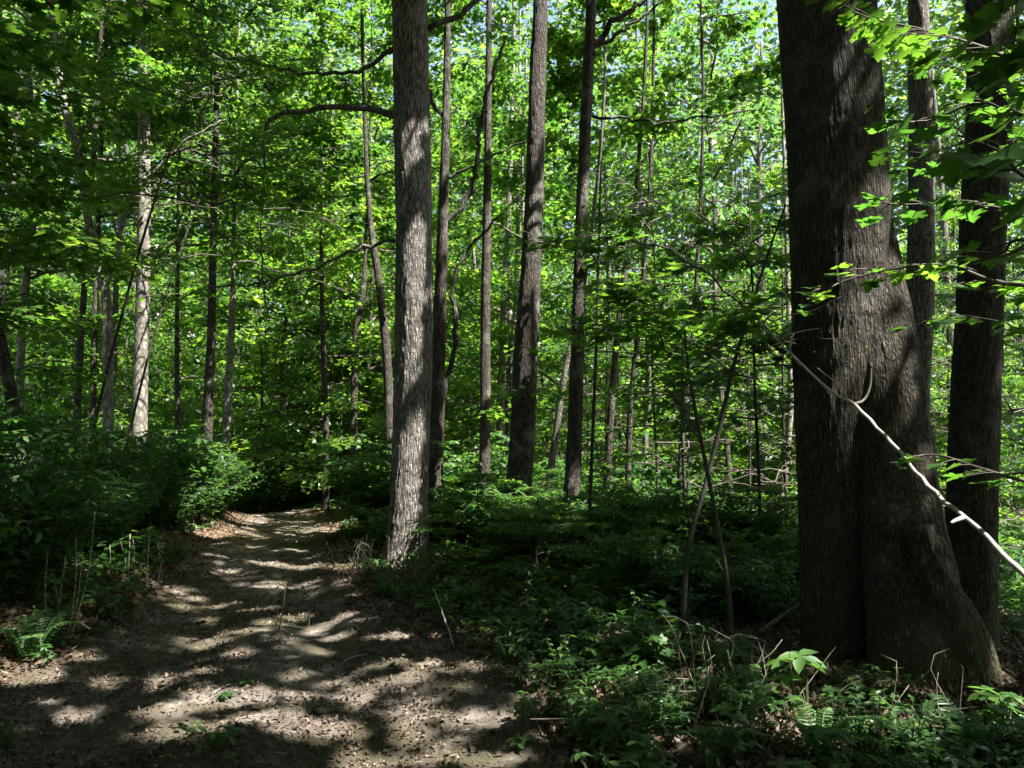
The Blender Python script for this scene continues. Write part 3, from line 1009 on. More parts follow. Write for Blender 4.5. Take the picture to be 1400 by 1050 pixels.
for lab, spec, Y, ht, cf, bk, sd in [
    ('slim dark trunk with a slight right lean beyond the forked trunk', [(829, 720, 12), (833, 600, 10), (842, 480, 9), (852, 390, 8), (868, 280, 6)], 13.0, 13, 6.2, 'bark_dark', 41),
    ('thin wavy dark trunk right of the slim leaning one behind the forked trunk', [(857, 720, 9), (862, 560, 8), (874, 440, 7), (886, 300, 6), (892, 150, 5)], 13.5, 13, 6.6, 'bark_dark', 42),
    ('thin trunk leaning right, passing close behind the forked trunk low down', [(738, 740, 12), (758, 610, 10), (774, 500, 8), (800, 380, 6)], 13.5, 12, 5.8, 'bark_grey', 43),
    ('thin pale crooked trunk in the bright hollow left of the double trunk', [(1058, 830, 9), (1066, 700, 9), (1076, 610, 10), (1081, 540, 8), (1078, 430, 6)], 14.0, 11, 5.4, 'bark_pale', 44),
    ('dark slender trunk of the bright hollow seen beside the crossing saplings', [(927, 790, 9), (930, 640, 8), (938, 540, 7), (950, 420, 6)], 12.0, 11, 5.2, 'bark_dark', 45),
]:
    px_tree('maple_tree', lab, 'tree', spec, Y, ht, True, M[bk], cf, sides=16, dz=.15, seed=sd, Rad=2.4, kind='mid', gap=True)

# saplings that show mostly their stems
def px_sapling(label, spec, Y, limbs, seed, bark='bark_dark', name='maple_sapling', leafy=True, spray_r=0.55, leaf=0.10, nl=9):
    P, Rr = px_line(spec, Y)
    base = np.array([P[0][0], P[0][1], gz(P[0][0], P[0][1])])
    P[0][2] = base[2] - 0.05
    root = thing(name, label, 'sapling', base)
    ROOTS.append((root, base))
    Rr = Rr * .78
    link('stem', trunk_mesh(P - base, Rr, 10, 0.06, seed=seed, mat=M['sapling'], flare=.3, name='stem'), root)
    rng = np.random.default_rng(seed)
    LPs = []
    for lm in limbs:
        lp, lr = px_line(lm, Y)
        row = curve(np.hstack([lp - base, lr[:, None]]), 16)
        g = Geo()
        row[1:, :3] += rng.normal(0, 0.012, (15, 3))
        tube(g, row[:, :3], np.maximum(row[:, 3], .003), 5, 0, cap=False)
        link('limb', g.mesh('limb', [M['twig']]), root)
        LPs.append(row[:, :3])
    if leafy:
        g = Geo()
        for lp in LPs:
            for k in range(4, 16):
                for sgn in (-1, 1):
                    if rng.uniform() < 0.12:
                        continue
                    d = norm(lp[min(k + 1, 15)] - lp[k - 1])
                    side = norm(np.cross(d, [0, 0, 1.0])) * sgn
                    ln = spray_r * rng.uniform(.4, 1.1)
                    tw = lp[k] + (side * 0.8 + d * 0.6) * np.linspace(0, ln, 4)[:, None] + np.array([0, 0, -1]) * (np.linspace(0, 1, 4) ** 2 * .1 * ln)[:, None]
                    tube(g, tw, [.004, .003, .002, .002], 3, 1, cap=False)
                    m = nl
                    u = rng.uniform(.15, 1, m)
                    Pq = lp[k] + (side * .8 + d * .6) * (u * ln)[:, None] + rng.normal(0, .06, (m, 3)) * [1, 1, .45]
                    Nn = np.array([0, 0, 1]) + rng.normal(0, .25, (m, 3))
                    Dd = side * .7 + d * .8 + rng.normal(0, .55, (m, 3))
                    kq = ~open_to_sun(Pq + base)
                    add_leaves(g, Pq[kq], Dd[kq], Nn[kq], (leaf * rng.uniform(.6, 1.25, m))[kq], MAPLE, 0, np.clip(rng.normal(.6, .25, m), 0, 1)[kq])
        link('foliage', g.mesh('foliage', [M['maple'], M['twig']]), root)


px_sapling('thin dark sapling stem leaning right toward the double trunk, crossing another stem',
           [(932, 862, 10), (940, 760, 9), (965, 660, 8), (985, 580, 8), (1003, 500, 7), (1030, 410, 5), (1056, 330, 4), (1074, 280, 3)], 5.6,
           [[(1000, 510, 4), (950, 470, 3), (880, 450, 3), (800, 452, 2)], [(1024, 430, 4), (975, 380, 3), (900, 335, 3), (820, 325, 2)], [(1040, 385, 3), (1000, 330, 2), (960, 300, 2)],
            [(1003, 500, 3), (1040, 470, 2), (1075, 470, 2)]], 51)
px_sapling('thin dark sapling stem leaning left, crossing the other stem low down',
           [(1003, 900, 11), (996, 810, 9), (985, 740, 8), (970, 660, 7), (956, 590, 7), (942, 510, 5), (935, 440, 4)], 5.2,
           [[(958, 600, 4), (930, 560, 3), (915, 500, 3), (900, 450, 2)], [(943, 515, 3), (970, 470, 2), (1010, 440, 2)], [(938, 470, 3), (890, 420, 2), (840, 405, 2)]], 52)
px_sapling('slender straight sapling stem standing beside the forked trunk',
           [(803, 800, 7), (810, 600, 6), (816, 450, 5), (819, 320, 4), (822, 220, 3)], 9.0,
           [[(815, 470, 3), (850, 440, 3), (900, 440, 2)], [(818, 360, 3), (790, 330, 2), (750, 330, 2)], [(819, 310, 3), (860, 280, 2), (900, 275, 2)]], 53, leaf=.1, spray_r=.6)

# ================================================================== THE WOOD BEHIND
rng = np.random.default_rng(77)
wood_label = 'slender trunk among many alike in the leafy wood beyond the path and the hollow'
wood_group = 'trees of the wood behind'
protos = []
for k in range(8):
    r = thing('forest_tree', wood_label, 'tree', (0, 0, 0), 0, wood_group)
    hgt = 15.0
    p = [(0, 0, -.4)]
    lean = rng.normal(0, .35, 2)
    for z in (1.5, 4, 7, 10, 13):
        p.append((lean[0] * z / 10 + rng.normal(0, .09), lean[1] * z / 10 + rng.normal(0, .09), z))
    r0 = [.06, .05, .08, .10, .045, .13, .07, .055][k]
    link('trunk', trunk_mesh(p, [r0 * 1.2, r0, r0 * .88, r0 * .7, r0 * .5, r0 * .25], 12, .35, seed=k, flare=.3, wob=.12, mat=M[['bark_dark', 'bark_grey', 'bark_pale', 'bark_dark'][k % 4]]), r)
    c = link('crown', shared_crown('far' if k % 2 else 'mid', k // 2), r, (p[3][0], p[3][1], 4.2 if k % 2 else 3.6))
    if not k % 2:
        c.scale = (1.15, 1.15, 1.35)
    protos.append([r, 0])


def clear_of_heroes(px, Y, wpx):
    return True


placed = []
tries = 0
while len(placed) < 115 and tries < 6000:
    tries += 1
    Y = 15 + 40 * rng.uniform() ** 1.25
    x = rng.uniform(-.80, .80) * Y
    px = x / Y * F + 700
    l, rr = path_x(Y)
    if Y < 27 and l - 1.2 < x < rr + 1.2:
        continue
    if any(np.hypot(x - a, Y - b) < 1.7 for a, b in placed):
        continue
    if any(np.hypot(x - b[0], Y - b[1]) < 1.5 for _, b in ROOTS):
        continue
    placed.append((x, Y))
placed.sort(key=lambda p: p[0] > 0)
for i, (x, y) in enumerate(placed):
    k = i % 8
    loc = (x, y, gz(x, y))
    sc = rng.uniform(.8, 1.25)
    hollow = (1.0 < x < 30 and y < 38)
    glade = hollow and x > 5.5 and y < 22
    if protos[k][1] == 0:
        o = protos[k][0]
        o.location = loc
        o.scale = (sc, sc, sc)
        o.rotation_euler = (0, 0, rng.uniform(0, 6.28))
        protos[k][1] = 1
    else:
        o = dup(protos[k][0], loc, rng.uniform(0, 6.28), (sc, sc, sc * rng.uniform(.85, 1.2)))
        if glade:                        # crowns shrunk in the glade to let sun reach the hollow
            for ch in o.children:
                if ch.name.startswith('crown'):
                    ch.scale = (ch.scale[0] * .33, ch.scale[1] * .33, ch.scale[2] * .5)
        elif hollow:                       # crowns narrowed to open sun gaps over the hollow
            for ch in o.children:
                if ch.name.startswith('crown'):
                    ch.scale = (ch.scale[0] * .75, ch.scale[1] * .75, ch.scale[2] * .85)

# far-off wood that reads as one mass
g = Geo()
n = 620000
th = np.where(rng.uniform(0, 1, n) < .55, rng.uniform(-.9, .9, n), rng.uniform(-math.pi, math.pi, n))
rad = rng.uniform(36, 72, n)
x, y = rad * np.sin(th), rad * np.cos(th)
zz = ground_z(x, y, False)
hh = rng.uniform(0, 1, n) ** 1.1 * 36
dn = fbm(x * .22, y * .22, hh * .3, 3)
kp = (dn > -0.35) & ((np.abs(th) < .9) | (rng.uniform(0, 1, n) < .5))  # the unseen arc behind the viewpoint is added to cut skylight
x, y, zz, hh, dn = x[kp], y[kp], zz[kp], hh[kp], dn[kp]
m = len(x)
add_leaves(g, np.stack([x, y, zz + hh], 1), rng.normal(0, 1, (m, 3)), np.array([0, -.4, .8]) + rng.normal(0, .5, (m, 3)), rng.uniform(.2, .42, m) * (1 + (rad[kp] - 36) / 70), FARLEAF, 0,
           np.clip(.5 + .35 * dn + rng.normal(0, .2, m), 0, 1))
tag(link('woodland', g.mesh('woodland', [M['far']])), 'far-off leafy wood closing every gap between the trunks', 'woodland', kind='stuff')

# ================================================================== UNDERSTOREY SAPLINGS WITH LAYERED SPRAYS
und = []
UND_CR = []
for k in range(5):
    r = thing('understorey_maple', 'leafy young maple with flat layered sprays between the bigger trunks', 'young tree', (0, 0, 0), 0, 'young maples of the understorey')
    p = [(0, 0, -.2)] + [(rng.normal(0, .06), rng.normal(0, .06), z) for z in (.8, 1.8, 3.0, 4.3)]
    link('trunk', trunk_mesh(p, [.032, .028, .022, .016, .006], 8, .2, seed=k, wob=.08, mat=M['bark_dark']), r)
    rg = np.random.default_rng(500 + k)
    cr = grow_crown(rg, 1.75, 3.9, 12, 6, 5, 8, .095, elev=(-.1, .3), prof='flat', shell=.22, tilt=.3, trunk_r=.014)
    link('crown', crown_geo(cr, MAPLE, None, (0, 0, .8)).mesh('crown', [M['maple'], M['twig']]), r)
    und.append([r, 0])
    UND_CR.append(cr)


def place(protos, k, x, y, s, rz, label=None, dz=0):
    loc = (x, y, gz(x, y) + dz)
    sc = (s, s, s) if np.isscalar(s) else s
    if protos[k][1] == 0:
        o = protos[k][0]
        o.location = loc
        o.scale = sc
        o.rotation_euler = (0, 0, rz)
        protos[k][1] = 1
        if label:
            o['label'] = label
        return o
    return dup(protos[k][0], loc, rz, sc, label)


# keep them from standing in front of the trunks one can tell apart
KEEP_PX = [(555, 36, 9.9), (715, 30, 11.5), (787, 22, 10.5), (1180, 130, 5.6), (1340, 40, 6), (195, 14, 14), (148, 12, 13), (663, 10, 14)]


def hides(x, y, rad):
    px = 700 + x / y * F
    w = rad / y * F
    return any(y < Y and abs(px - p) < w + hw for p, hw, Y in KEEP_PX)


cnt = 0
tries = 0
pts = []
UND_ME = [[c for c in u[0].children if c.name.startswith('crown')][0].data for u in und]
while cnt < 78 and tries < 8000:
    tries += 1
    Y = 9.5 + 24 * rng.uniform()
    x = rng.uniform(-.78, .78) * Y
    l, rr = path_x(Y)
    if l - 1.6 < x < rr + 1.2 and Y < 25:
        continue
    s = rng.uniform(.75, 1.35)
    if hides(x, Y, 1.5 * s) or any(np.hypot(x - a, Y - b) < 1.5 for a, b in pts):
        continue
    pts.append((x, Y))
    o = place(und, cnt % 5, x, Y, (s, s, s * rng.uniform(.9, 1.3)), rng.uniform(0, 6.28))
    if Y < 28:                               # leaves standing in the sun shafts are cut from its crown too
        cr = UND_CR[cnt % 5]
        a, b, c3 = o.scale
        co, si = math.cos(o.rotation_euler.z), math.sin(o.rotation_euler.z)
        q = (cr[1][0] + [0, 0, .8]) * [a, b, c3]
        q = np.stack([q[:, 0] * co - q[:, 1] * si, q[:, 0] * si + q[:, 1] * co, q[:, 2]], 1) + np.array(o.location)
        me = crown_geo(cr, MAPLE, ~open_to_sun(q), (0, 0, .8)).mesh('crown', [M['maple'], M['twig']])
        for ch in o.children:
            if ch.name.startswith('crown'):
                ch.data = me
    cnt += 1

for i in range(80):                         # the same layered growth farther off, past the hollow and the bend
    Y = rng.uniform(21, 46)
    x = rng.uniform(-.75, .75) * Y
    s = rng.uniform(1.3, 2.1)
    o = place(und, i % 5, x, Y, (s, s, s * rng.uniform(1.0, 1.5)), rng.uniform(0, 6.28), 'leafy young tree far back among the slender trunks')
    for ch in o.children:
        if ch.name.startswith('crown'):
            ch.data = UND_ME[i % 5]

# ================================================================== SHRUBS
def shrub_proto(k, lab, grp, hgt=1.1, rad=.65, leaf=.085, n=26, T=OVAL, mat='shrub', name='spicebush'):
    r = thing(name, lab, 'shrub', (0, 0, 0), 0, grp)
    rg = np.random.default_rng(900 + k)
    gs, gl = Geo(), Geo()
    for i in range(n):
        az = rg.uniform(0, 6.28)
        ro = rad * math.sqrt(rg.uniform(.05, 1))
        tip = np.array([math.cos(az) * ro, math.sin(az) * ro, hgt * rg.uniform(.55, 1.1) * (1 - .25 * (ro / rad) ** 2)])
        b = np.array([math.cos(az) * .1, math.sin(az) * .1, -.08])
        mid = (b + tip) / 2 + np.array([0, 0, .12]) - np.array([math.cos(az), math.sin(az), 0]) * .06
        row = curve([b, mid, tip], 8)
        tube(gs, row, np.linspace(.008, .002, 8), 4, 0, cap=False)
        for q in range(2, 8):
            for w in range(2):
                ta = az + rg.uniform(-1.8, 1.8)
                tl = rg.uniform(.12, .32)
                td = np.array([math.cos(ta), math.sin(ta), rg.uniform(-.1, .4)])
                m = 6
                u = np.linspace(.15, 1, m)
                sd = np.cross(td, [0, 0, 1.0])
                sg = np.where(np.arange(m) % 2, 1, -1)[:, None]
                P = row[q] + td * (u * tl)[:, None]
                add_leaves(gl, P, td * .7 + sd * sg * .9 + rg.normal(0, .2, (m, 3)), np.array([0, 0, 1]) + rg.normal(0, .35, (m, 3)), leaf * rg.uniform(.6, 1.2, m), T, 0,
                           np.clip(rg.normal(.45, .25, m), 0, 1))
                tube(gs, [row[q], row[q] + td * tl], [.003, .0015], 3, 0, cap=False)
    link('stems', gs.mesh('stems', [M['twig']]), r)
    link('foliage', gl.mesh('foliage', [M[mat]]), r)
    return [r, 0]


left_lab = 'dense dark leafy shrub in the thicket left of the path'
shL = [shrub_proto(k, left_lab, 'shrubs of the left thicket', rad=.75, hgt=1.15, leaf=.078, n=34) for k in range(4)]
right_lab = 'low dark leafy shrub on the shaded slope right of the path'
shR = [shrub_proto(10 + k, right_lab, 'shrubs of the right slope', rad=.6, hgt=.75, n=20, leaf=.085, name='slope_shrub') for k in range(4)]
far_lab = 'leafy shrub under the trees beyond the bend and in the hollow'
shF = [shrub_proto(20 + k, far_lab, 'shrubs far under the trees', rad=.9, hgt=1.3, leaf=.11, n=22, name='woodland_shrub') for k in range(3)]

c = 0
for tries in range(3000):
    if c >= 80:
        break
    Y = rng.uniform(6.2, 19)
    l, rr = path_x(Y)
    x = l - .75 - rng.exponential(2.2)
    if x < -.8 * Y - .5 or (Y < 7 and x > -4.3):
        continue
    s = rng.uniform(.75, 1.25) * (0.8 if l - x < 1.2 else 1.05)
    place(shL, c % 4, x, Y, (s, s, s * rng.uniform(.85, 1.2)), rng.uniform(0, 6.28))
    c += 1
c = 0
for tries in range(6000):
    if c >= 125:
        break
    Y = rng.uniform(6.3, 15)
    x = rng.uniform(-2, .62 * Y)
    l, rr = path_x(Y)
    if x < rr + .75 or (x > .35 * Y and Y < 6.5) or (Y < 8.2 and x < rr + 1.3):
        continue
    if any(np.hypot(x - b[0], Y - b[1]) < .45 for _, b in ROOTS) or hides(x, Y, .25) and Y < 9.0:
        continue
    s = rng.uniform(.7, 1.35) * (0.72 + 0.075 * (Y - 6))
    place(shR, c % 4, x, Y, (s, s, s * rng.uniform(.8, 1.1)), rng.uniform(0, 6.28))
    c += 1
c = 0
for tries in range(3000):
    if c >= 170:
        break
    Y = rng.uniform(12.5, 36)
    x = rng.uniform(-.75, .75) * Y
    l, rr = path_x(Y)
    if Y < 24 and l - .6 < x < rr + .8:
        continue
    s = rng.uniform(.8, 1.5)
    place(shF, c % 3, x, Y, s, rng.uniform(0, 6.28))
    c += 1
for x, y in [(-6.3, 13.6), (-5.9, 14.6), (-6.6, 14.9), (-6.2, 15.7), (-7.2, 13.9), (-6.4, 12.8), (-5.7, 13.4), (-7.1, 15.9), (-7.4, 17.0)]:
    place(shL, int(x * 10) % 4, x, y, (1.05, 1.05, 1.0), x * 7)
for i in range(30):                         # knee to head high saplings on the right slope
    y = rng.uniform(7.6, 13.5)
    x = rng.uniform(-.6, .47 * y)
    l, rr = path_x(y)
    if x < rr + 1.0 or any(np.hypot(x - b[0], y - b[1]) < .4 for _, b in ROOTS):
        continue
    s = rng.uniform(.30, .50)
    o = place(und, i % 5, x, y, (s * 1.1, s * 1.1, s * .62), rng.uniform(0, 6.28), 'knee to head high maple sapling leafy down to the ground right of the path')
    for ch in o.children:
        if ch.name.startswith('crown'):
            ch.data = UND_ME[i % 5]
# a screen of shrubs where the path drops out of sight
for i in range(9):
    x = rng.uniform(-9.5, -3.6)
    y = rng.uniform(22.5, 26) if i % 2 else rng.uniform(20.5, 23)
    if x < -6.8 and y < 23.5:
        y += 2.5
    place(shF, i % 3, x, y, rng.uniform(.9, 1.4), rng.uniform(0, 6.28))

# ================================================================== HERBS
def herb_geo(rg, kind, h, leaf, n):
    gs, gl = Geo(), Geo()
    if kind == 'palm':          # whorls of broad leaves on thin stalks
        for i in range(n):
            az = rg.uniform(0, 6.28)
            ro = rg.uniform(.02, .16) * h / .35
            hh = h * rg.uniform(.45, 1.05)
            tip = np.array([math.cos(az) * ro, math.sin(az) * ro, hh])
            row = curve([(0, 0, -.04), tip * [.35, .35, .6], tip], 6)
            tube(gs, row, np.linspace(.004, .0018, 6), 4, 0, cap=False)
            m = rg.integers(3, 6)
            a = rg.uniform(0, 6.28) + np.arange(m) * 6.28 / m + rg.normal(0, .2, m)
            D = np.stack([np.cos(a), np.sin(a), rg.normal(-.1, .15, m)], 1)
            Nn = np.array([math.cos(az) * .25, math.sin(az) * .25, 1]) + rg.normal(0, .2, (m, 3))
            add_leaves(gl, np.repeat(tip[None], m, 0), D, Nn, leaf * rg.uniform(.7, 1.15, m), OVAL, 0, np.clip(rg.normal(.5, .25, m), 0, 1))
    elif kind == 'pair':        # paired leaves up an upright stem
        for i in range(n):
            az = rg.uniform(0, 6.28)
            tip = np.array([math.cos(az) * h * .3, math.sin(az) * h * .3, h * rg.uniform(.6, 1.05)]) * [1, 1, 1]
            row = curve([(rg.normal(0, .02), rg.normal(0, .02), -.04), tip * [.3, .3, .55], tip], 9)
            tube(gs, row, np.linspace(.0045, .0015, 9), 4, 0, cap=False)
            for q in range(2, 9):
                a = az + q * 1.57
                for sg in (0, math.pi):
                    P = row[q][None]
                    D = np.array([[math.cos(a + sg), math.sin(a + sg), .1]])
                    add_leaves(gl, P, D, np.array([[0, 0, 1]]) + rg.normal(0, .28, (1, 3)), leaf * rg.uniform(.65, 1.15) * (1 - .35 * (q / 8)), OVAL, 0, np.clip(rg.normal(.55, .25, 1), 0, 1))
    else:                       # low mat of small round leaves
        for i in range(n):
            p = rg.normal(0, h * .6, 2)
            hh = h * rg.uniform(.25, .6)
            tip = np.array([p[0], p[1], hh])
            tube(gs, [(p[0] * .6, p[1] * .6, -.03), tip], [.002, .0012], 3, 0, cap=False)
            a = rg.uniform(0, 6.28) + np.arange(3) * 2.1
            D = np.stack([np.cos(a), np.sin(a), rg.normal(0, .1, 3)], 1)
            add_leaves(gl, np.repeat(tip[None], 3, 0), D, np.array([0, 0, 1]) + rg.normal(0, .25, (3, 3)), leaf * rg.uniform(.7, 1.1, 3), OVAL, 0, np.clip(rg.normal(.5, .25, 3), 0, 1))
    return gs, gl


def herb_proto(name, lab, grp, kind, h, leaf, n, seed):
    r = thing(name, lab, 'plant', (0, 0, 0), 0, grp)
    gs, gl = herb_geo(np.random.default_rng(seed), kind, h, leaf, n)
    link('stems', gs.mesh('stems', [M['stem']]), r)
    link('leaves', gl.mesh('leaves', [M['herb']]), r)
    return [r, 0]


hb_lab = 'small leafy woodland plant on the littered ground near the double trunk'
HB = [herb_proto('woodland_herb', hb_lab, 'small plants on the right foreground', *a) for a in
      [('palm', .22, .066, 11, 1), ('pair', .22, .052, 6, 2), ('mat', .20, .042, 34, 3), ('palm', .17, .050, 14, 4), ('pair', .28, .062, 4, 5), ('mat', .24, .052, 26, 6)]]
c = 0
hp = []
for tries in range(9000):
    if c >= 190:
        break
    Y = 3.2 + 3.6 * rng.uniform()
    x = rng.uniform(.0, .78) * Y + .05
    l, rr = path_x(Y)
    if x < rr + .12 or (abs(x - 2.5) < .75 and abs(Y - 5.3) < .45) or np.hypot(x - 2.9, Y - 5) < .5:
        continue
    den = .5 + .9 * float(fbm(x * 1.1, Y * 1.1, 6.6, 2))
    if rng.uniform() > den:
        continue
    s = rng.uniform(.6, 1.15)
    place(HB, c % 6, x, Y, s, rng.uniform(0, 6.28))
    c += 1
hl_lab = 'small leafy plant along the left bank of the path'
HL = [herb_proto('bank_herb', hl_lab, 'small plants on the left bank', *a) for a in [('pair', .3, .075, 5, 11), ('palm', .26, .08, 9, 12), ('mat', .18, .06, 18, 13)]]
for i in range(70):
    Y = 4.9 + 9 * rng.uniform() ** 1.3
    l, rr = path_x(Y)
    x = l - .12 - rng.exponential(.5)
    place(HL, i % 3, x, Y, rng.uniform(.6, 1.2), rng.uniform(0, 6.28))
hr_lab = 'small leafy plant along the right edge of the path'
HR = [herb_proto('edge_herb', hr_lab, 'small plants on the right edge of the path', *a) for a in [('pair', .28, .07, 4, 21), ('palm', .22, .075, 9, 22), ('mat', .16, .05, 18, 23)]]
for i in range(60):
    Y = 5.2 + 10 * rng.uniform() ** 1.1
    l, rr = path_x(Y)
    x = rr + .15 + rng.exponential(.45)
    place(HR, i % 3, x, Y, rng.uniform(.55, 1.1), rng.uniform(0, 6.28))

# single plants that catch the light
def plant_at(name, label, px, py, kind, h, leaf, n, seed, cat='plant'):
    p = on_ground(px, py)
    r = thing(name, label, cat, (p[0], p[1], p[2]))
    gs, gl = herb_geo(np.random.default_rng(seed), kind, h, leaf, n)
    link('stems', gs.mesh('stems', [M['stem']]), r)
    link('leaves', gl.mesh('leaves', [M['herb']]), r)
    return r


plant_at('broadleaf_plant', 'plant with large drooping pale leaves in front of the double trunk', 1105, 975, 'palm', .32, .145, 4, 61)
plant_at('whorled_plant', 'sunlit plant with whorls of pale narrow leaves on the dark slope right of the path', 868, 905, 'palm', .34, .12, 6, 62)
plant_at('broadleaf_plant', 'bright green broad-leaved plant at the right corner of the path', 815, 1020, 'pair', .34, .14, 3, 63)
plant_at('leafy_plant', 'sunlit leafy plant with paired leaves between the path edge and the bright broad-leaved plant', 765, 985, 'pair', .26, .10, 4, 64)
plant_at('leafy_plant', 'leafy plant growing against the mossy root flare at the right edge of view', 1365, 1010, 'palm', .24, .085, 7, 65)
plant_at('seedling', 'tallest bright green seedling growing alone in the middle of the path', 338, 938, 'pair', .17, .085, 1, 66, 'seedling')
plant_at('seedling', 'short spreading seedling on the lit soil just below the tallest seedling', 305, 962, 'palm', .08, .07, 3, 67, 'seedling')
plant_at('seedling', 'tiny two-leaved seedling on the path left of the tallest seedling', 252, 943, 'palm', .05, .06, 2, 68, 'seedling')
plant_at('seedling', 'clump of dark low leaves in the shade at the near edge of the path', 290, 1030, 'mat', .20, .07, 14, 69, 'plant')
plant_at('leafy_plant', 'dark leafy clump at the bottom left corner of the path', 12, 1030, 'pair', .16, .06, 5, 70)
plant_at('seedling', 'pale-leaved seedling beside the upright bare twig far along the path', 392, 812, 'pair', .2, .08, 2, 71, 'seedling')
plant_at('seedling', 'small seedling on the lit leaf litter near the right path edge', 716, 1025, 'palm', .09, .06, 3, 72, 'seedling')

# fern on the left bank
def fern(px, py, label, n=9, L=.42, seed=1, group=None):
    p = on_ground(px, py)
    r = thing('fern', label, 'fern', tuple(p), 0, group)
    rg = np.random.default_rng(seed)
    for i in range(n):
        az = i * 6.28 / n + rg.uniform(-.25, .25)
        ln = L * rg.uniform(.75, 1.1)
        d = np.array([math.cos(az), math.sin(az), 0])
        row = curve([(0, 0, -.03), d * ln * .35 + [0, 0, ln * .62], d * ln * .75 + [0, 0, ln * .72], d * ln * 1.0 + [0, 0, ln * .58]], 26)
        g = Geo()
        tube(g, row, np.linspace(.003, .001, 26), 3, 1, cap=False)
        t = norm(np.gradient(row, axis=0))
        side = norm(np.cross(t, [0, 0, 1.0]))
        up = np.cross(side, t)
        u = np.linspace(0, 1, 26)
        w = ln * .26 * np.sin(np.clip(u * 1.05 + .06, 0, 1) * math.pi) ** .8 * (1 - .35 * u)
        for sg in (-1, 1):
            add_leaves(g, row[4:], side[4:] * sg + t[4:] * .35, up[4:] + rg.normal(0, .08, (22, 3)), np.maximum(w[4:], .012), NARROW, 0, np.clip(rg.normal(.6, .12, 22), 0, 1))
        link('frond', g.mesh('frond', [M['herb'], M['stem']]), r)


fern(42, 905, 'green fern with feathery fronds on the left bank beside the pale stems', seed=4)

for k, (px, py) in enumerate([(1120, 1035), (905, 1000), (1330, 1035), (985, 930), (700, 880), (790, 870), (640, 830), (1020, 985)]):
    fern(px, py, 'small dark fern among the plants of the right slope', 7, .30, 20 + k, 'ferns of the right slope')
for k, (px, py) in enumerate([(880, 1035), (1000, 1035), (1075, 985), (1150, 990), (1210, 985), (1290, 1025), (960, 960), (840, 985), (1385, 1035), (920, 925), (1040, 930), (780, 940)]):
    p = on_ground(px, py)
    r = thing('maple_seedling', 'little maple seedling with lobed leaves on the littered ground at the right', 'seedling', tuple(p), 0, 'maple seedlings on the right')
    rgs = np.random.default_rng(700 + k)
    gs, gl = Geo(), Geo()
    hh = rgs.uniform(.10, .26)
    tube(gs, [(0, 0, -.03), (.01, 0, hh * .6), (0, .01, hh)], [.003, .0025, .0015], 5, 0, cap=False)
    for q, f in enumerate((.55, .8, 1.0)):
        for sg in (0, math.pi):
            a = q * 1.57 + sg + k
            b0 = np.array([0, 0, hh * f])
            b1 = b0 + np.array([math.cos(a), math.sin(a), .35]) * rgs.uniform(.03, .06)
            tube(gs, [b0, b1], [.0012, .0009], 3, 0, cap=False)
            add_leaves(gl, b1[None], np.array([[math.cos(a), math.sin(a), -.2]]), np.array([[0, 0, 1]]) + rgs.normal(0, .25, (1, 3)), rgs.uniform(.05, .085), MAPLE_BIG, 0, rgs.uniform(.2, .8, 1))
    link('stem', gs.mesh('stem', [M['stem']]), r)
    link('leaves', gl.mesh('leaves', [M['herb']]), r)

# pale thin stems of the bush on the left bank
def bare_bush(name, label, px, py, stems, mat, seed, cat='bush', leafy=True):
    p = on_ground(px, py)
    r = thing(name, label, cat, tuple(p))
    rg = np.random.default_rng(seed)
    g = Geo()
    gl = Geo()
    for (x0, y0, x1, y1, dY, rad) in stems:
        a = at(x0, y0, p[1]) - p
        b = at(x1, y1, p[1] + dY) - p
        a[2] = -.05
        md = (a + b) / 2 + rg.normal(0, .03, 3)
        row = curve([a, md, b], 10)
        tube(g, row, np.linspace(rad, rad * .5, 10), 5, 0)
        for q in range(4, 10):
            m = 3
            add_leaves(gl, row[q] + rg.normal(0, .02, (m, 3)), rg.normal(0, 1, (m, 3)) * [1, 1, .3], np.array([0, 0, 1]) + rg.normal(0, .3, (m, 3)), rg.uniform(.06, .11, m), OVAL, 0, rg.uniform(.2, .8, m))
    link('stems', g.mesh('stems', [M[mat]]), r)
    if leafy:
        link('leaves', gl.mesh('leaves', [M['shrub']]), r)


bare_bush('thin_stemmed_bush', 'bush with pale thin upright stems on the left bank beside the fern', 85, 868,
          [(88, 865, 112, 770, .1, .007), (82, 866, 90, 760, 0, .006), (78, 866, 74, 790, -.1, .005), (92, 866, 104, 735, .2, .006), (72, 868, 66, 745, .1, .005), (96, 864, 130, 700, .3, .006)], 'pale_stem', 81)
bare_bush('thin_stemmed_bush', 'bush with pale thin upright stems farther along the left bank, behind the first such bush', 190, 805,
          [(160, 812, 165, 740, 0, .006), (175, 810, 178, 730, .1, .006), (185, 808, 182, 735, .2, .005), (200, 805, 205, 720, .1, .006), (212, 803, 214, 735, 0, .005), (168, 812, 150, 745, .1, .005)], 'pale_stem', 82)

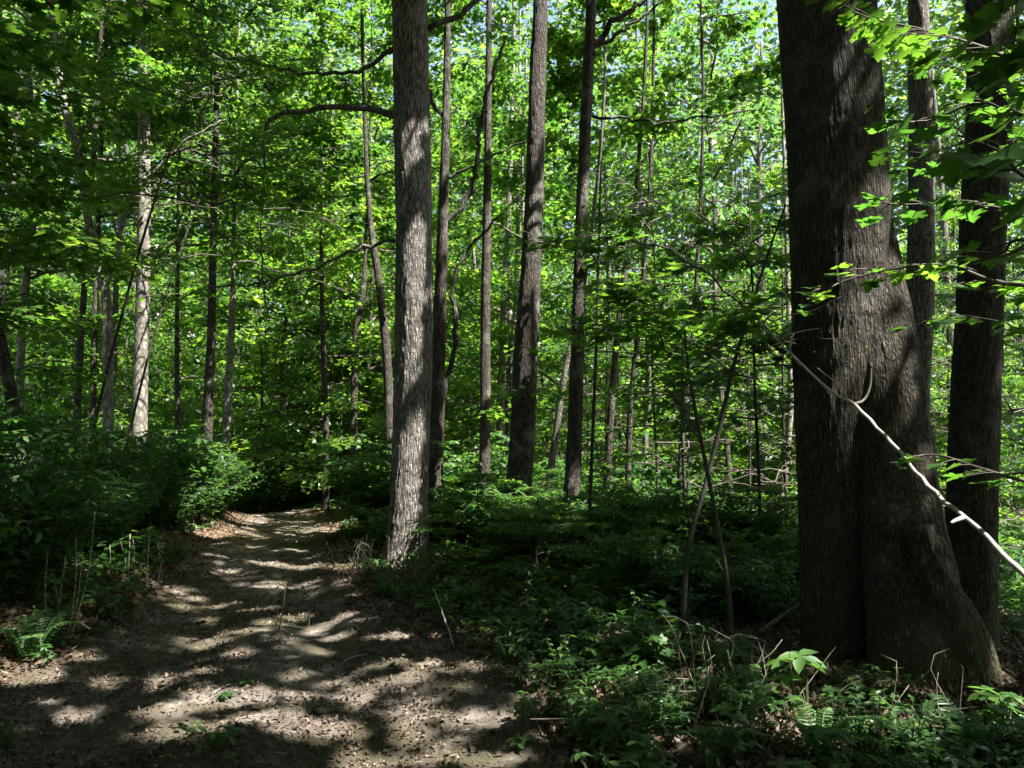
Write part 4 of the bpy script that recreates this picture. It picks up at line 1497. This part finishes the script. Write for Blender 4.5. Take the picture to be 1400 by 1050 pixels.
# dry stalks at the foot of the dappled trunk
rg = np.random.default_rng(90)
for lab, px, py, n, sp in [('clump of dry tangled stalks at the left foot of the stout dappled trunk', 505, 792, 60, .42), ('smaller clump of dry stalks right in front of the stout dappled trunk', 560, 800, 34, .25), ('tangle of dry stalks between the crossing saplings and the drooping pale plant', 1020, 955, 16, .5), ('sparse dry stalks on the littered ground at the bottom right', 1230, 1010, 10, .45), ('dry stalks among herbs in front of the crossing saplings', 930, 985, 12, .5)]:
    p = on_ground(px, py)
    r = thing('dry_stalk_clump', lab, 'dry plant', tuple(p))
    g = Geo()
    for i in range(n):
        a = np.array([rg.normal(0, sp * .5), rg.normal(0, .15), -.05])
        b = a + [rg.normal(0, .16), rg.normal(0, .12), rg.uniform(.15, .5)]
        c_ = b + [rg.normal(0, .10), rg.normal(0, .08), rg.uniform(-.06, .14)]
        tube(g, curve([a, b, c_], 7), np.linspace(.0035, .0015, 7), 4, 0)
    link('stalks', g.mesh('stalks', [M['straw']]), r)
    gl = Geo()
    m = n * 3
    add_leaves(gl, rg.normal(0, 1, (m, 3)) * [sp * .4, .15, .05] + [0, 0, .12], rg.normal(0, 1, (m, 3)) - [0, 0, .6], rg.normal(0, 1, (m, 3)), rg.uniform(.03, .07, m), OVAL, 0, rg.uniform(.1, .9, m))
    link('dry_leaves', gl.mesh('dry_leaves', [M['dead']]), r)

# ================================================================== GROUND COVER AND LITTER
def scatter(n, fx, fy, ok):
    x, y = fx(n), fy(n)
    k = ok(x, y)
    return x[k], y[k]


rg = np.random.default_rng(101)
# green ground cover on the slopes and the floor of the wood
g = Geo()
Y = 5.0 + 36 * rg.uniform(0, 1, 90000) ** 1.15
x = rg.uniform(-.8, .8, len(Y)) * Y
pn = pathness(x, Y)
cl = fbm(x * .8, Y * .8, 2.2, 3)
k = (pn < -.32) & (cl + rg.uniform(-.35, .35, len(x)) > -.25) & ~((x > 1.2) & (Y < 6.2))
x, Y, pn = x[k], Y[k], pn[k]
m = len(x)
z = ground_z(x, Y) + rg.uniform(.02, .30, m) * np.clip(-pn * .8, .25, 1)
add_leaves(g, np.stack([x, Y, z], 1), rg.normal(0, 1, (m, 3)) * [1, 1, .2], np.array([0, 0, 1]) + rg.normal(0, .3, (m, 3)), rg.uniform(.05, .11, m) * (1 + Y / 40), OVAL, 0, np.clip(rg.normal(.5, .25, m), 0, 1))
tag(link('undergrowth', g.mesh('undergrowth', [M['shrub']])), 'green low ground cover under the trees', 'undergrowth', kind='stuff')

# dead leaves
DEADLEAF = tmpl([(0.24, 0.1), (0.34, 0.4), (0.20, 0.75)], fold=.55, droop=.35)
g = Geo()
Y = 2.6 + 15 * rg.uniform(0, 1, 170000) ** 1.5
x = rg.uniform(-.8, .8, len(Y)) * Y
pn = pathness(x, Y)
cl = fbm(x * 1.3, Y * 1.3, 7.7, 3)
pr = np.where(pn < 0, .55 + .3 * cl, np.clip(.36 + .6 * cl + .35 * np.exp(-pn / .3), .06, .9))
k = rg.uniform(0, 1, len(x)) < pr
x, Y, pn = x[k], Y[k], pn[k]
m = len(x)
Nn = np.array([0, 0, 1]) + rg.normal(0, .38, (m, 3))
sgn = np.where(rg.uniform(0, 1, m) < .5, 1, -1)[:, None]
add_leaves(g, np.stack([x, Y, ground_z(x, Y) + rg.uniform(.006, .022, m)], 1), rg.normal(0, 1, (m, 3)), Nn * sgn, np.where(pn > 0, rg.uniform(.010, .036, m), rg.uniform(.025, .07, m)), DEADLEAF, 0, np.clip(rg.beta(1.6, 2.2, m), 0, 1))
tag(link('leaf_litter', g.mesh('leaf_litter', [M['dead']])), 'brown dead leaves littering the ground', 'leaf litter', kind='stuff')

# clods, chips and small twigs
g = Geo()
Y = 2.7 + 12 * rg.uniform(0, 1, 2000) ** 1.6
x = rg.uniform(-.78, .78, len(Y)) * Y
z = ground_z(x, Y)
for a, b, c_ in zip(x, Y, z):
    an = rg.uniform(0, 6.28)
    ln = rg.uniform(.02, .10) * (1 if rg.uniform() < .93 else 2.5)
    d = np.array([math.cos(an), math.sin(an), rg.normal(0, .12)]) * ln / 2
    bb = np.array([a, b, c_ + .008])
    tube(g, [bb - d, bb + rg.normal(0, .08, 3) * ln * [1, 1, .4], bb + d], np.array([1, .9, .6]) * rg.uniform(.001, .0035), 4, 0)
tag(link('twig_litter', g.mesh('twig_litter', [M['dead_wood']])), 'bits of broken twig scattered over the soil', 'twig litter', kind='stuff')
g = Geo()
m = 34000
Y = 2.7 + 9 * rg.uniform(0, 1, m) ** 1.5
l, rr = path_x(Y)
x = l + (rr - l) * rg.uniform(-.05, 1.05, m)
k = fbm(x * 1.7, Y * 1.7, 11.1, 2) + rg.uniform(-.4, .4, m) > .05
x, Y = x[k], Y[k]
m = len(x)
OCT = (np.array([(0, 0, .75), (1, 0, .1), (.2, .9, 0), (-.9, .3, .15), (-.4, -.9, 0), (.5, -.7, .2)]) * [1, 1, .8],
       np.array([0, 1, 2, 0, 2, 3, 0, 3, 4, 0, 4, 5, 0, 5, 1]), np.array([3] * 5))
add_leaves(g, np.stack([x, Y, ground_z(x, Y) - .002], 1), rg.normal(0, 1, (m, 3)), np.array([0, 0, 1]) + rg.normal(0, .3, (m, 3)), rg.uniform(.005, .020, m) * np.where(rg.uniform(0, 1, m) < .10, 2.2, 1), OCT, 0, TROD[0] * np.ones(m) * 0 + 1.0)
tag(link('soil_clods', g.mesh('soil_clods', [M['soil']], smooth=False, attr='trod')), 'crumbs of trodden soil on the path', 'soil crumbs', kind='stuff')

# single sticks
def stick(label, pts, mat='dead_wood', name='fallen_stick', side=(), seed=0, cat='stick'):
    """pts: (px, py, lift, radius) on the ground"""
    P, Rr = [], []
    for px, py, lift, rad in pts:
        p = on_ground(px, py)
        P.append(p + [0, 0, lift])
        Rr.append(rad)
    P = np.array(P)
    row = curve(np.hstack([P, np.array(Rr)[:, None]]), 8 * len(P))
    rgx = np.random.default_rng(seed)
    base = P[0]
    g = Geo()
    row[:, :3] += rgx.normal(0, .002, (len(row), 3))
    tube(g, row[:, :3] - base, row[:, 3], 8)
    o = tag(link(name, g.mesh(name, [M[mat]]), None, tuple(base)), label, cat)
    return o


stick('pale curved bare stick lying at the bottom right in front of the double trunk', [(1155, 1030, .02, .008), (1185, 1034, .02, .010), (1215, 1033, .02, .010), (1235, 1026, .03, .008), (1246, 1018, .05, .006)], seed=1)
stick('long thin grey stick lying among plants left of the curved pale stick', [(1000, 1004, .03, .005), (1050, 1014, .03, .006), (1100, 1019, .02, .006), (1135, 1022, .02, .005)], seed=2)
stick('thin dark stick slanting at the right corner of the path', [(718, 965, .05, .006), (735, 1000, .04, .007), (752, 1030, .02, .007), (768, 1048, .02, .007)], 'twig', seed=3)
stick('short pale stick lying across the lit middle of the path', [(305, 772, .02, .010), (328, 768, .03, .012), (348, 774, .02, .010)], seed=4)
stick('long straight dark twig lying near the left of the path', [(180, 905, .015, .006), (215, 912, .015, .006), (250, 921, .015, .004)], 'twig', seed=5)
stick('pale twig lying on leaf litter below the dappled trunk', [(470, 905, .01, .006), (485, 900, .012, .006), (502, 897, .012, .005)], seed=6)
stick('dark fallen branch lying in front of the left stem of the double trunk', [(1040, 895, .16, .014), (1085, 878, .24, .016), (1130, 868, .3, .016), (1185, 860, .36, .013)], 'twig', name='fallen_branch', seed=7, cat='branch')
stick('slender pale stick propped in the undergrowth on the dark slope', [(592, 850, .30, .005), (605, 868, .18, .006), (620, 888, .03, .006)], seed=8)


def upright_twig(label, px, py, topx, topy, rad, mat='twig', cat='twig'):
    p = on_ground(px, py)
    t = at(topx, topy, p[1]) - p
    g = Geo()
    tube(g, curve([(0, 0, -.04), t * .5 + [.012, 0, 0], t], 10), np.linspace(rad, rad * .4, 10), 6)
    tag(link('bare_twig', g.mesh('bare_twig', [M[mat]]), None, tuple(p)), label, cat)


upright_twig('bare dark twig standing upright in the middle of the path', 379, 868, 391, 797, .006)
upright_twig('short pale twig sticking up from the lit soil right of the tallest seedling', 352, 968, 361, 945, .005, 'dead_wood')
upright_twig('short grey twig sticking up on the path left of the seedlings', 196, 940, 204, 917, .005, 'dead_wood')
upright_twig('thin pale twig standing on the path right of the dark upright one', 420, 860, 423, 832, .004, 'dead_wood')

# ================================================================== THE PALE SLANTING DEAD BRANCH
P, Rr = px_line([(1040, 440, 4, 3.2), (1068, 470, 5, 3.15), (1100, 503, 7, 3.05), (1140, 538, 8, 2.95), (1166, 552, 9, 2.88), (1195, 580, 9.5, 2.75), (1225, 612, 10, 2.6), (1250, 642, 11, 2.5),
                 (1285, 680, 12, 2.3), (1312, 702, 13, 2.2), (1345, 730, 14, 2.08), (1372, 760, 16, 1.98), (1402, 786, 17, 1.9), (1470, 850, 19, 1.75), (1600, 985, 22, 1.6)], 2.5)
end = P[-1].copy()
end[0] += .35
end[2] = gz(end[0], end[1])
P = np.vstack([P, end])
Rr = np.concatenate([Rr, [Rr[-1] * 1.1]])
base = end
root = thing('dead_branch', 'pale bare broken branch slanting down to the right in front of the double trunk', 'branch', tuple(base))
g = Geo()
row = curve(np.hstack([P - base, Rr[:, None]]), 110)
row[:, 3] *= .48
row[:, 3] *= 1 + .14 * vnoise(np.arange(110) * .6, 0.5, 2.5) + .25 * np.maximum(0, vnoise(np.arange(110) * .35, 3.5, 1.5) - .45)
row[:, :3] += .006 * np.stack([vnoise(np.arange(110) * .5, k, 0.3) for k in (1.5, 7.5, 13.5)], 1)
tube(g, row[:, :3], row[:, 3], 12)
link('stem', g.mesh('stem', [M['dead_wood']]), root)
for tw in [[(1166, 552, 4, 2.88), (1180, 548, 3.4, 2.88), (1189, 530, 3, 2.88), (1191, 505, 2.4, 2.88), (1188, 480, 1.6, 2.88)], [(1052, 452, 4, 3.15), (1045, 440, 3, 3.1), (1060, 425, 3, 3.05)], [(1100, 503, 5, 3.05), (1080, 480, 3, 3.0), (1085, 455, 3, 3.0)],
           [(1318, 708, 8, 2.17), (1306, 712, 6, 2.16), (1300, 715, 3, 2.15)], [(1046, 446, 2.4, 3.19), (1075, 432, 2, 3.15), (1110, 425, 1.4, 3.1), (1150, 405, 1, 3.05)]]:
    q, qr = px_line(tw, 2.5)
    g = Geo()
    tube(g, curve(q - base, 14), np.interp(np.linspace(0, 1, 14), np.linspace(0, 1, len(qr)), qr), 6)
    link('twig', g.mesh('twig', [M['dead_wood']]), root)

# ================================================================== MAPLE BOUGHS CLOSE BY
def bough_tree(name, label, foot, stem_pts, boughs, seed, cat='sapling'):
    """a sapling whose stem stands just out of view; boughs are lines of (px, py, Y) with leaves"""
    base = np.array([foot[0], foot[1], gz(*foot)])
    root = thing(name, label, cat, tuple(base))
    sp = np.array([base + [0, 0, -.1]] + [np.array(p) for p in stem_pts]) - base
    link('trunk', trunk_mesh(sp, np.linspace(.035, .012, len(sp)), 12, .08, mat=M['bark_dark'], seed=seed, flare=.2), root)
    rg = np.random.default_rng(seed)
    for bo in boughs:
        line, size, nper, spread, hue = bo[:5]
        flat = bo[5] if len(bo) > 5 else .22
        L = np.array([at(a, b, c) for a, b, c in line])
        h = L[0][2]
        zs = sp[:, 2] + base[2]
        st0 = np.array([np.interp(h - .15, zs, sp[:, 0] + base[0]), np.interp(h - .15, zs, sp[:, 1] + base[1]), h - .15])
        L = np.vstack([st0, L])
        row = curve(L - base, 40)
        g = Geo()
        tube(g, row, np.linspace(.009, .0025, 40), 6, 1)
        v0 = np.linalg.norm(L[1] - L[0])
        acc = np.concatenate([[0], np.cumsum(np.linalg.norm(np.diff(row, axis=0), axis=1))])
        for q in range(40):
            if acc[q] < v0 * .85:
                continue
            t = norm(row[min(q + 1, 39)] - row[max(q - 1, 0)])
            sd = norm(np.cross(t, [0, 0, 1.0]))
            if q % 2 == 0:
                for sgn in (-1, 1):
                    if rg.uniform() < .25:
                        continue
                    ln = spread * rg.uniform(.5, 1.15) * (1 - .4 * (q / 40))
                    d = sd * sgn * .9 + t * .5 + np.array([0, 0, rg.normal(-.03, .1)])
                    tw = row[q] + d * np.linspace(0, ln, 5)[:, None] - np.array([0, 0, .18]) * (np.linspace(0, 1, 5) ** 2 * ln)[:, None]
                    tube(g, tw, np.linspace(.003, .0012, 5), 4, 1, cap=False)
                    for _ in range(nper):
                        u = rg.uniform(.25, 1.0)
                        b0 = row[q] + d * ln * u - np.array([0, 0, .18]) * u * u * ln
                        pd = norm(sd * rg.normal(0, .9) + d * .6 + np.array([0, 0, rg.normal(-.15, .2)]))
                        pl = size * rg.uniform(.25, .6)
                        b1 = b0 + pd * pl
                        tube(g, [b0, b1], [.0012, .0009], 3, 1, cap=False)
                        if open_close(b1 + base):
                            continue
                        add_leaves(g, b1[None], (pd + [0, 0, -.25])[None], (np.array([0, 0, 1]) + rg.normal(0, flat, 3))[None], size * rg.uniform(.6, 1.15), MAPLE_BIG, 0, np.clip([rg.normal(hue, .15)], 0, 1))
        link('bough', g.mesh('bough', [M['maple'], M['twig']]), root)


def open_close(p):
    return False


bough_tree('maple_sapling', 'broad green maple leaves on boughs reaching in front of the double trunk from the right', (1.95, 1.75),
           [(1.95, 1.8, .8), (1.9, 1.85, 1.6), (1.88, 1.9, 2.3), (1.85, 1.9, 3.0), (1.8, 2.0, 3.8)],
           [([(1420, 250, 1.75), (1380, 215, 1.72), (1340, 195, 1.7), (1310, 185, 1.72)], .10, 1, .13, .25, .35),
            ([(1420, 90, 2.0), (1330, 60, 2.3), (1260, 40, 2.5), (1190, 25, 2.6), (1150, 5, 2.7)], .075, 3, .24, .55, .35),
            ([(1430, 395, 2.1), (1360, 385, 2.3), (1290, 362, 2.5), (1200, 372, 2.65), (1110, 398, 2.75)], .07, 2, .22, .4, .16),
            ([(1420, 330, 1.9), (1370, 345, 2.0), (1320, 350, 2.1), (1290, 355, 2.1)], .075, 1, .18, .4, .25),
            ([(1410, 160, 2.1), (1340, 140, 2.2), (1270, 165, 2.35), (1215, 165, 2.4)], .08, 1, .15, .35, .3),
            ([(1400, 290, 2.2), (1320, 275, 2.4), (1240, 280, 2.5), (1185, 275, 2.55)], .065, 2, .14, .2, .3),
            ([(1410, 200, 3.4), (1340, 190, 3.5), (1270, 210, 3.6), (1220, 200, 3.6)], .075, 3, .3, .35, .35),
            ([(1410, 110, 3.6), (1340, 100, 3.7), (1280, 90, 3.8), (1225, 110, 3.8)], .075, 3, .3, .4, .35),
            ([(1410, 450, 3.2), (1370, 440, 3.3), (1300, 430, 3.4), (1270, 440, 3.4)], .075, 2, .25, .4, .25),
            ([(1410, 660, 2.1), (1340, 640, 2.35), (1280, 622, 2.5), (1225, 628, 2.55)], .055, 1, .08, .3, .2),
            ([(1420, -30, 1.9), (1390, 40, 1.9), (1385, 80, 1.9)], .08, 2, .18, .2, .35)], 301)
bough_tree('maple_sapling', 'dark maple leaves hanging from boughs in the top left corner of the view', (-3.0, 2.9),
           [(-3.0, 2.9, 1.2), (-2.95, 2.95, 2.4), (-2.95, 3.0, 3.4), (-2.9, 3.1, 4.4)],
           [([(-60, 30, 3.1), (-20, 35, 3.1), (20, 50, 3.15), (60, 45, 3.2)], .10, 2, .25, .2), ([(-50, -20, 3.1), (40, 5, 3.2), (130, 0, 3.4), (225, 8, 3.6)], .10, 2, .25, .45),
            ([(-80, 90, 3.0), (-30, 105, 3.0), (10, 120, 3.0)], .10, 2, .2, .2)], 302)
# young maples whose sprays reach in from the left at mid height and across the middle
for lab, x, y, sd, rad, hh, cf, sg, *ox in [
    ('young maple with dark flat sprays in front of the crooked pale trunk', -6.3, 7.6, 401, 2.2, 3.6, 2.5, .115),
    ('young maple hung with small leaves left of the dappled trunk, over the path', -7.0, 13.2, 402, 2.5, 5.0, 4.0, .10, 2.4),
    ('young maple high and fine-leaved over the bend of the path', -6.4, 11.0, 407, 2.7, 4.6, 4.6, .088, 2.0),
    ('young maple with bright leaves just right of the forked trunk', 2.2, 11.5, 403, 2.2, 5, 1.6, .105),
    ('young maple with layered sprays just left of the double trunk', 3.0, 9.2, 404, 1.5, 3.8, 1.6, .10),
]:
    base = np.array([x, y, gz(x, y)])
    root = thing('young_maple', lab, 'young tree', tuple(base))
    rg = np.random.default_rng(sd)
    ox = ox[0] if ox else 0
    p = [(0, 0, -.1)] + [(rg.normal(0, .05) + ox * z ** 1.3, rg.normal(0, .05), z * (cf + hh) * .95) for z in (.2, .45, .7, 1)]
    link('trunk', trunk_mesh(p, [.026, .022, .018, .013, .006], 10, .15, seed=sd, mat=M['bark_dark']), root)
    cr = grow_crown(rg, rad, hh, 19, 7, 5, 9, sg, elev=(-.1, .25), prof='flat', shell=.24, tilt=.28, trunk_r=.015)
    off = np.array([p[2][0] + ox * .45, p[2][1], cf])
    keep = ~open_to_sun(cr[1][0] + off + base)
    link('crown', crown_geo(cr, MAPLE, keep, off).mesh('crown', [M['maple'], M['twig']]), root)

# unseen trees added round the viewpoint so their crowns shade the near ground
rg = np.random.default_rng(610)
SHADE = [(6.2, 2.2, 4.2), (9.5, 6.0, 4.2), (7.5, -2.5, 4.2), (3.2, -1.5, 3.8), (11.5, 1.0, 4.0), (-7.5, 4.0, 3.4), (6.2, 8.2, 3.0), (0.5, -4.5, 3.6), (-2.5, -1.8, 3.2), (13, 6.5, 4),
         (-7, -3, 4.2), (-1, -9, 4.5), (5, -8, 4.5), (12, -6, 4.5), (-8, -9, 4.5), (-11, 2, 4), (16, 0, 4.5), (-6.5, .3, 4), (-9.6, 6.4, 4), (-7.4, 8.6, 3.2), (-13, 3, 4), (1, -13, 4.5), (9, -12, 4.5),
         (-6, -13, 4.5), (18, -7, 4.5), (.5, -.5, 3.6), (-5.6, 6.0, 3.4, 2.9, .2), (-5.2, 3.0, 3.4, 2.8, .3), (-6.9, 8.0, 3.2, 2.6, .6)]
for i, (x, y, rad, *ov) in enumerate(SHADE):
    base = np.array([x, y, gz(x, y)])
    root = thing('maple_tree', 'tall maple added with its trunk out of view so its crown shades the path', 'tree', tuple(base), 0, 'shade trees round the viewpoint')
    p = [(0, 0, -.2)] + [(rg.normal(0, .12), rg.normal(0, .12), z) for z in (3, 7, 11, 15)]
    link('trunk', trunk_mesh(p, [.26, .22, .18, .12, .05], 20, .3, seed=i, flare=.3, mat=M['bark_grey']), root)
    cr = grow_crown(rg, rad, 9, 28, 9, 6, 12, .14)
    off = np.array([*(ov or (0, 0)), 8.0 + (1.2 if ov else 0)])  # the last crowns are shifted over the path to block overhead skylight
    keep = ~open_to_sun(cr[1][0] + off + base)
    link('crown', crown_geo(cr, MAPLE, keep, off, world=base, limbs_too=True).mesh('crown', [M['canopy'], M['twig']]), root)

for i in range(26):                        # unseen young maples added round the viewpoint to block low skylight
    a = R_(100 + 160 * (i + rg.uniform(.1, .9)) / 26)
    d = rg.uniform(5, 15)
    o = place(und, i % 5, d * math.sin(a) * 1.1, d * math.cos(a), (1.5, 1.5, 1.7), rg.uniform(0, 6.28), 'young maple added out of view round the viewpoint to block low skylight')
    [setattr(ch, 'data', UND_ME[i % 5]) for ch in o.children if ch.name.startswith('crown')]
for x, y in [(8.6, 4.8), (10, 3.5), (-5.5, 1.2), (-8, 2.4), (-9, 5.4), (-5.2, -1.2)]:  # further unseen maples added at the sides against low skylight
    o = place(und, 0, x, y, (1.4, 1.4, 1.7), rg.uniform(0, 6.28), 'young maple added out of view round the viewpoint to block low skylight')
    [setattr(ch, 'data', UND_ME[0]) for ch in o.children if ch.name.startswith('crown')]

# clear away prototypes that were never placed
for lst in (protos, und, shL, shR, shF, HB, HL, HR):
    for r, used in lst:
        if not used:
            for ch in list(r.children):
                bpy.data.objects.remove(ch)
            bpy.data.objects.remove(r)
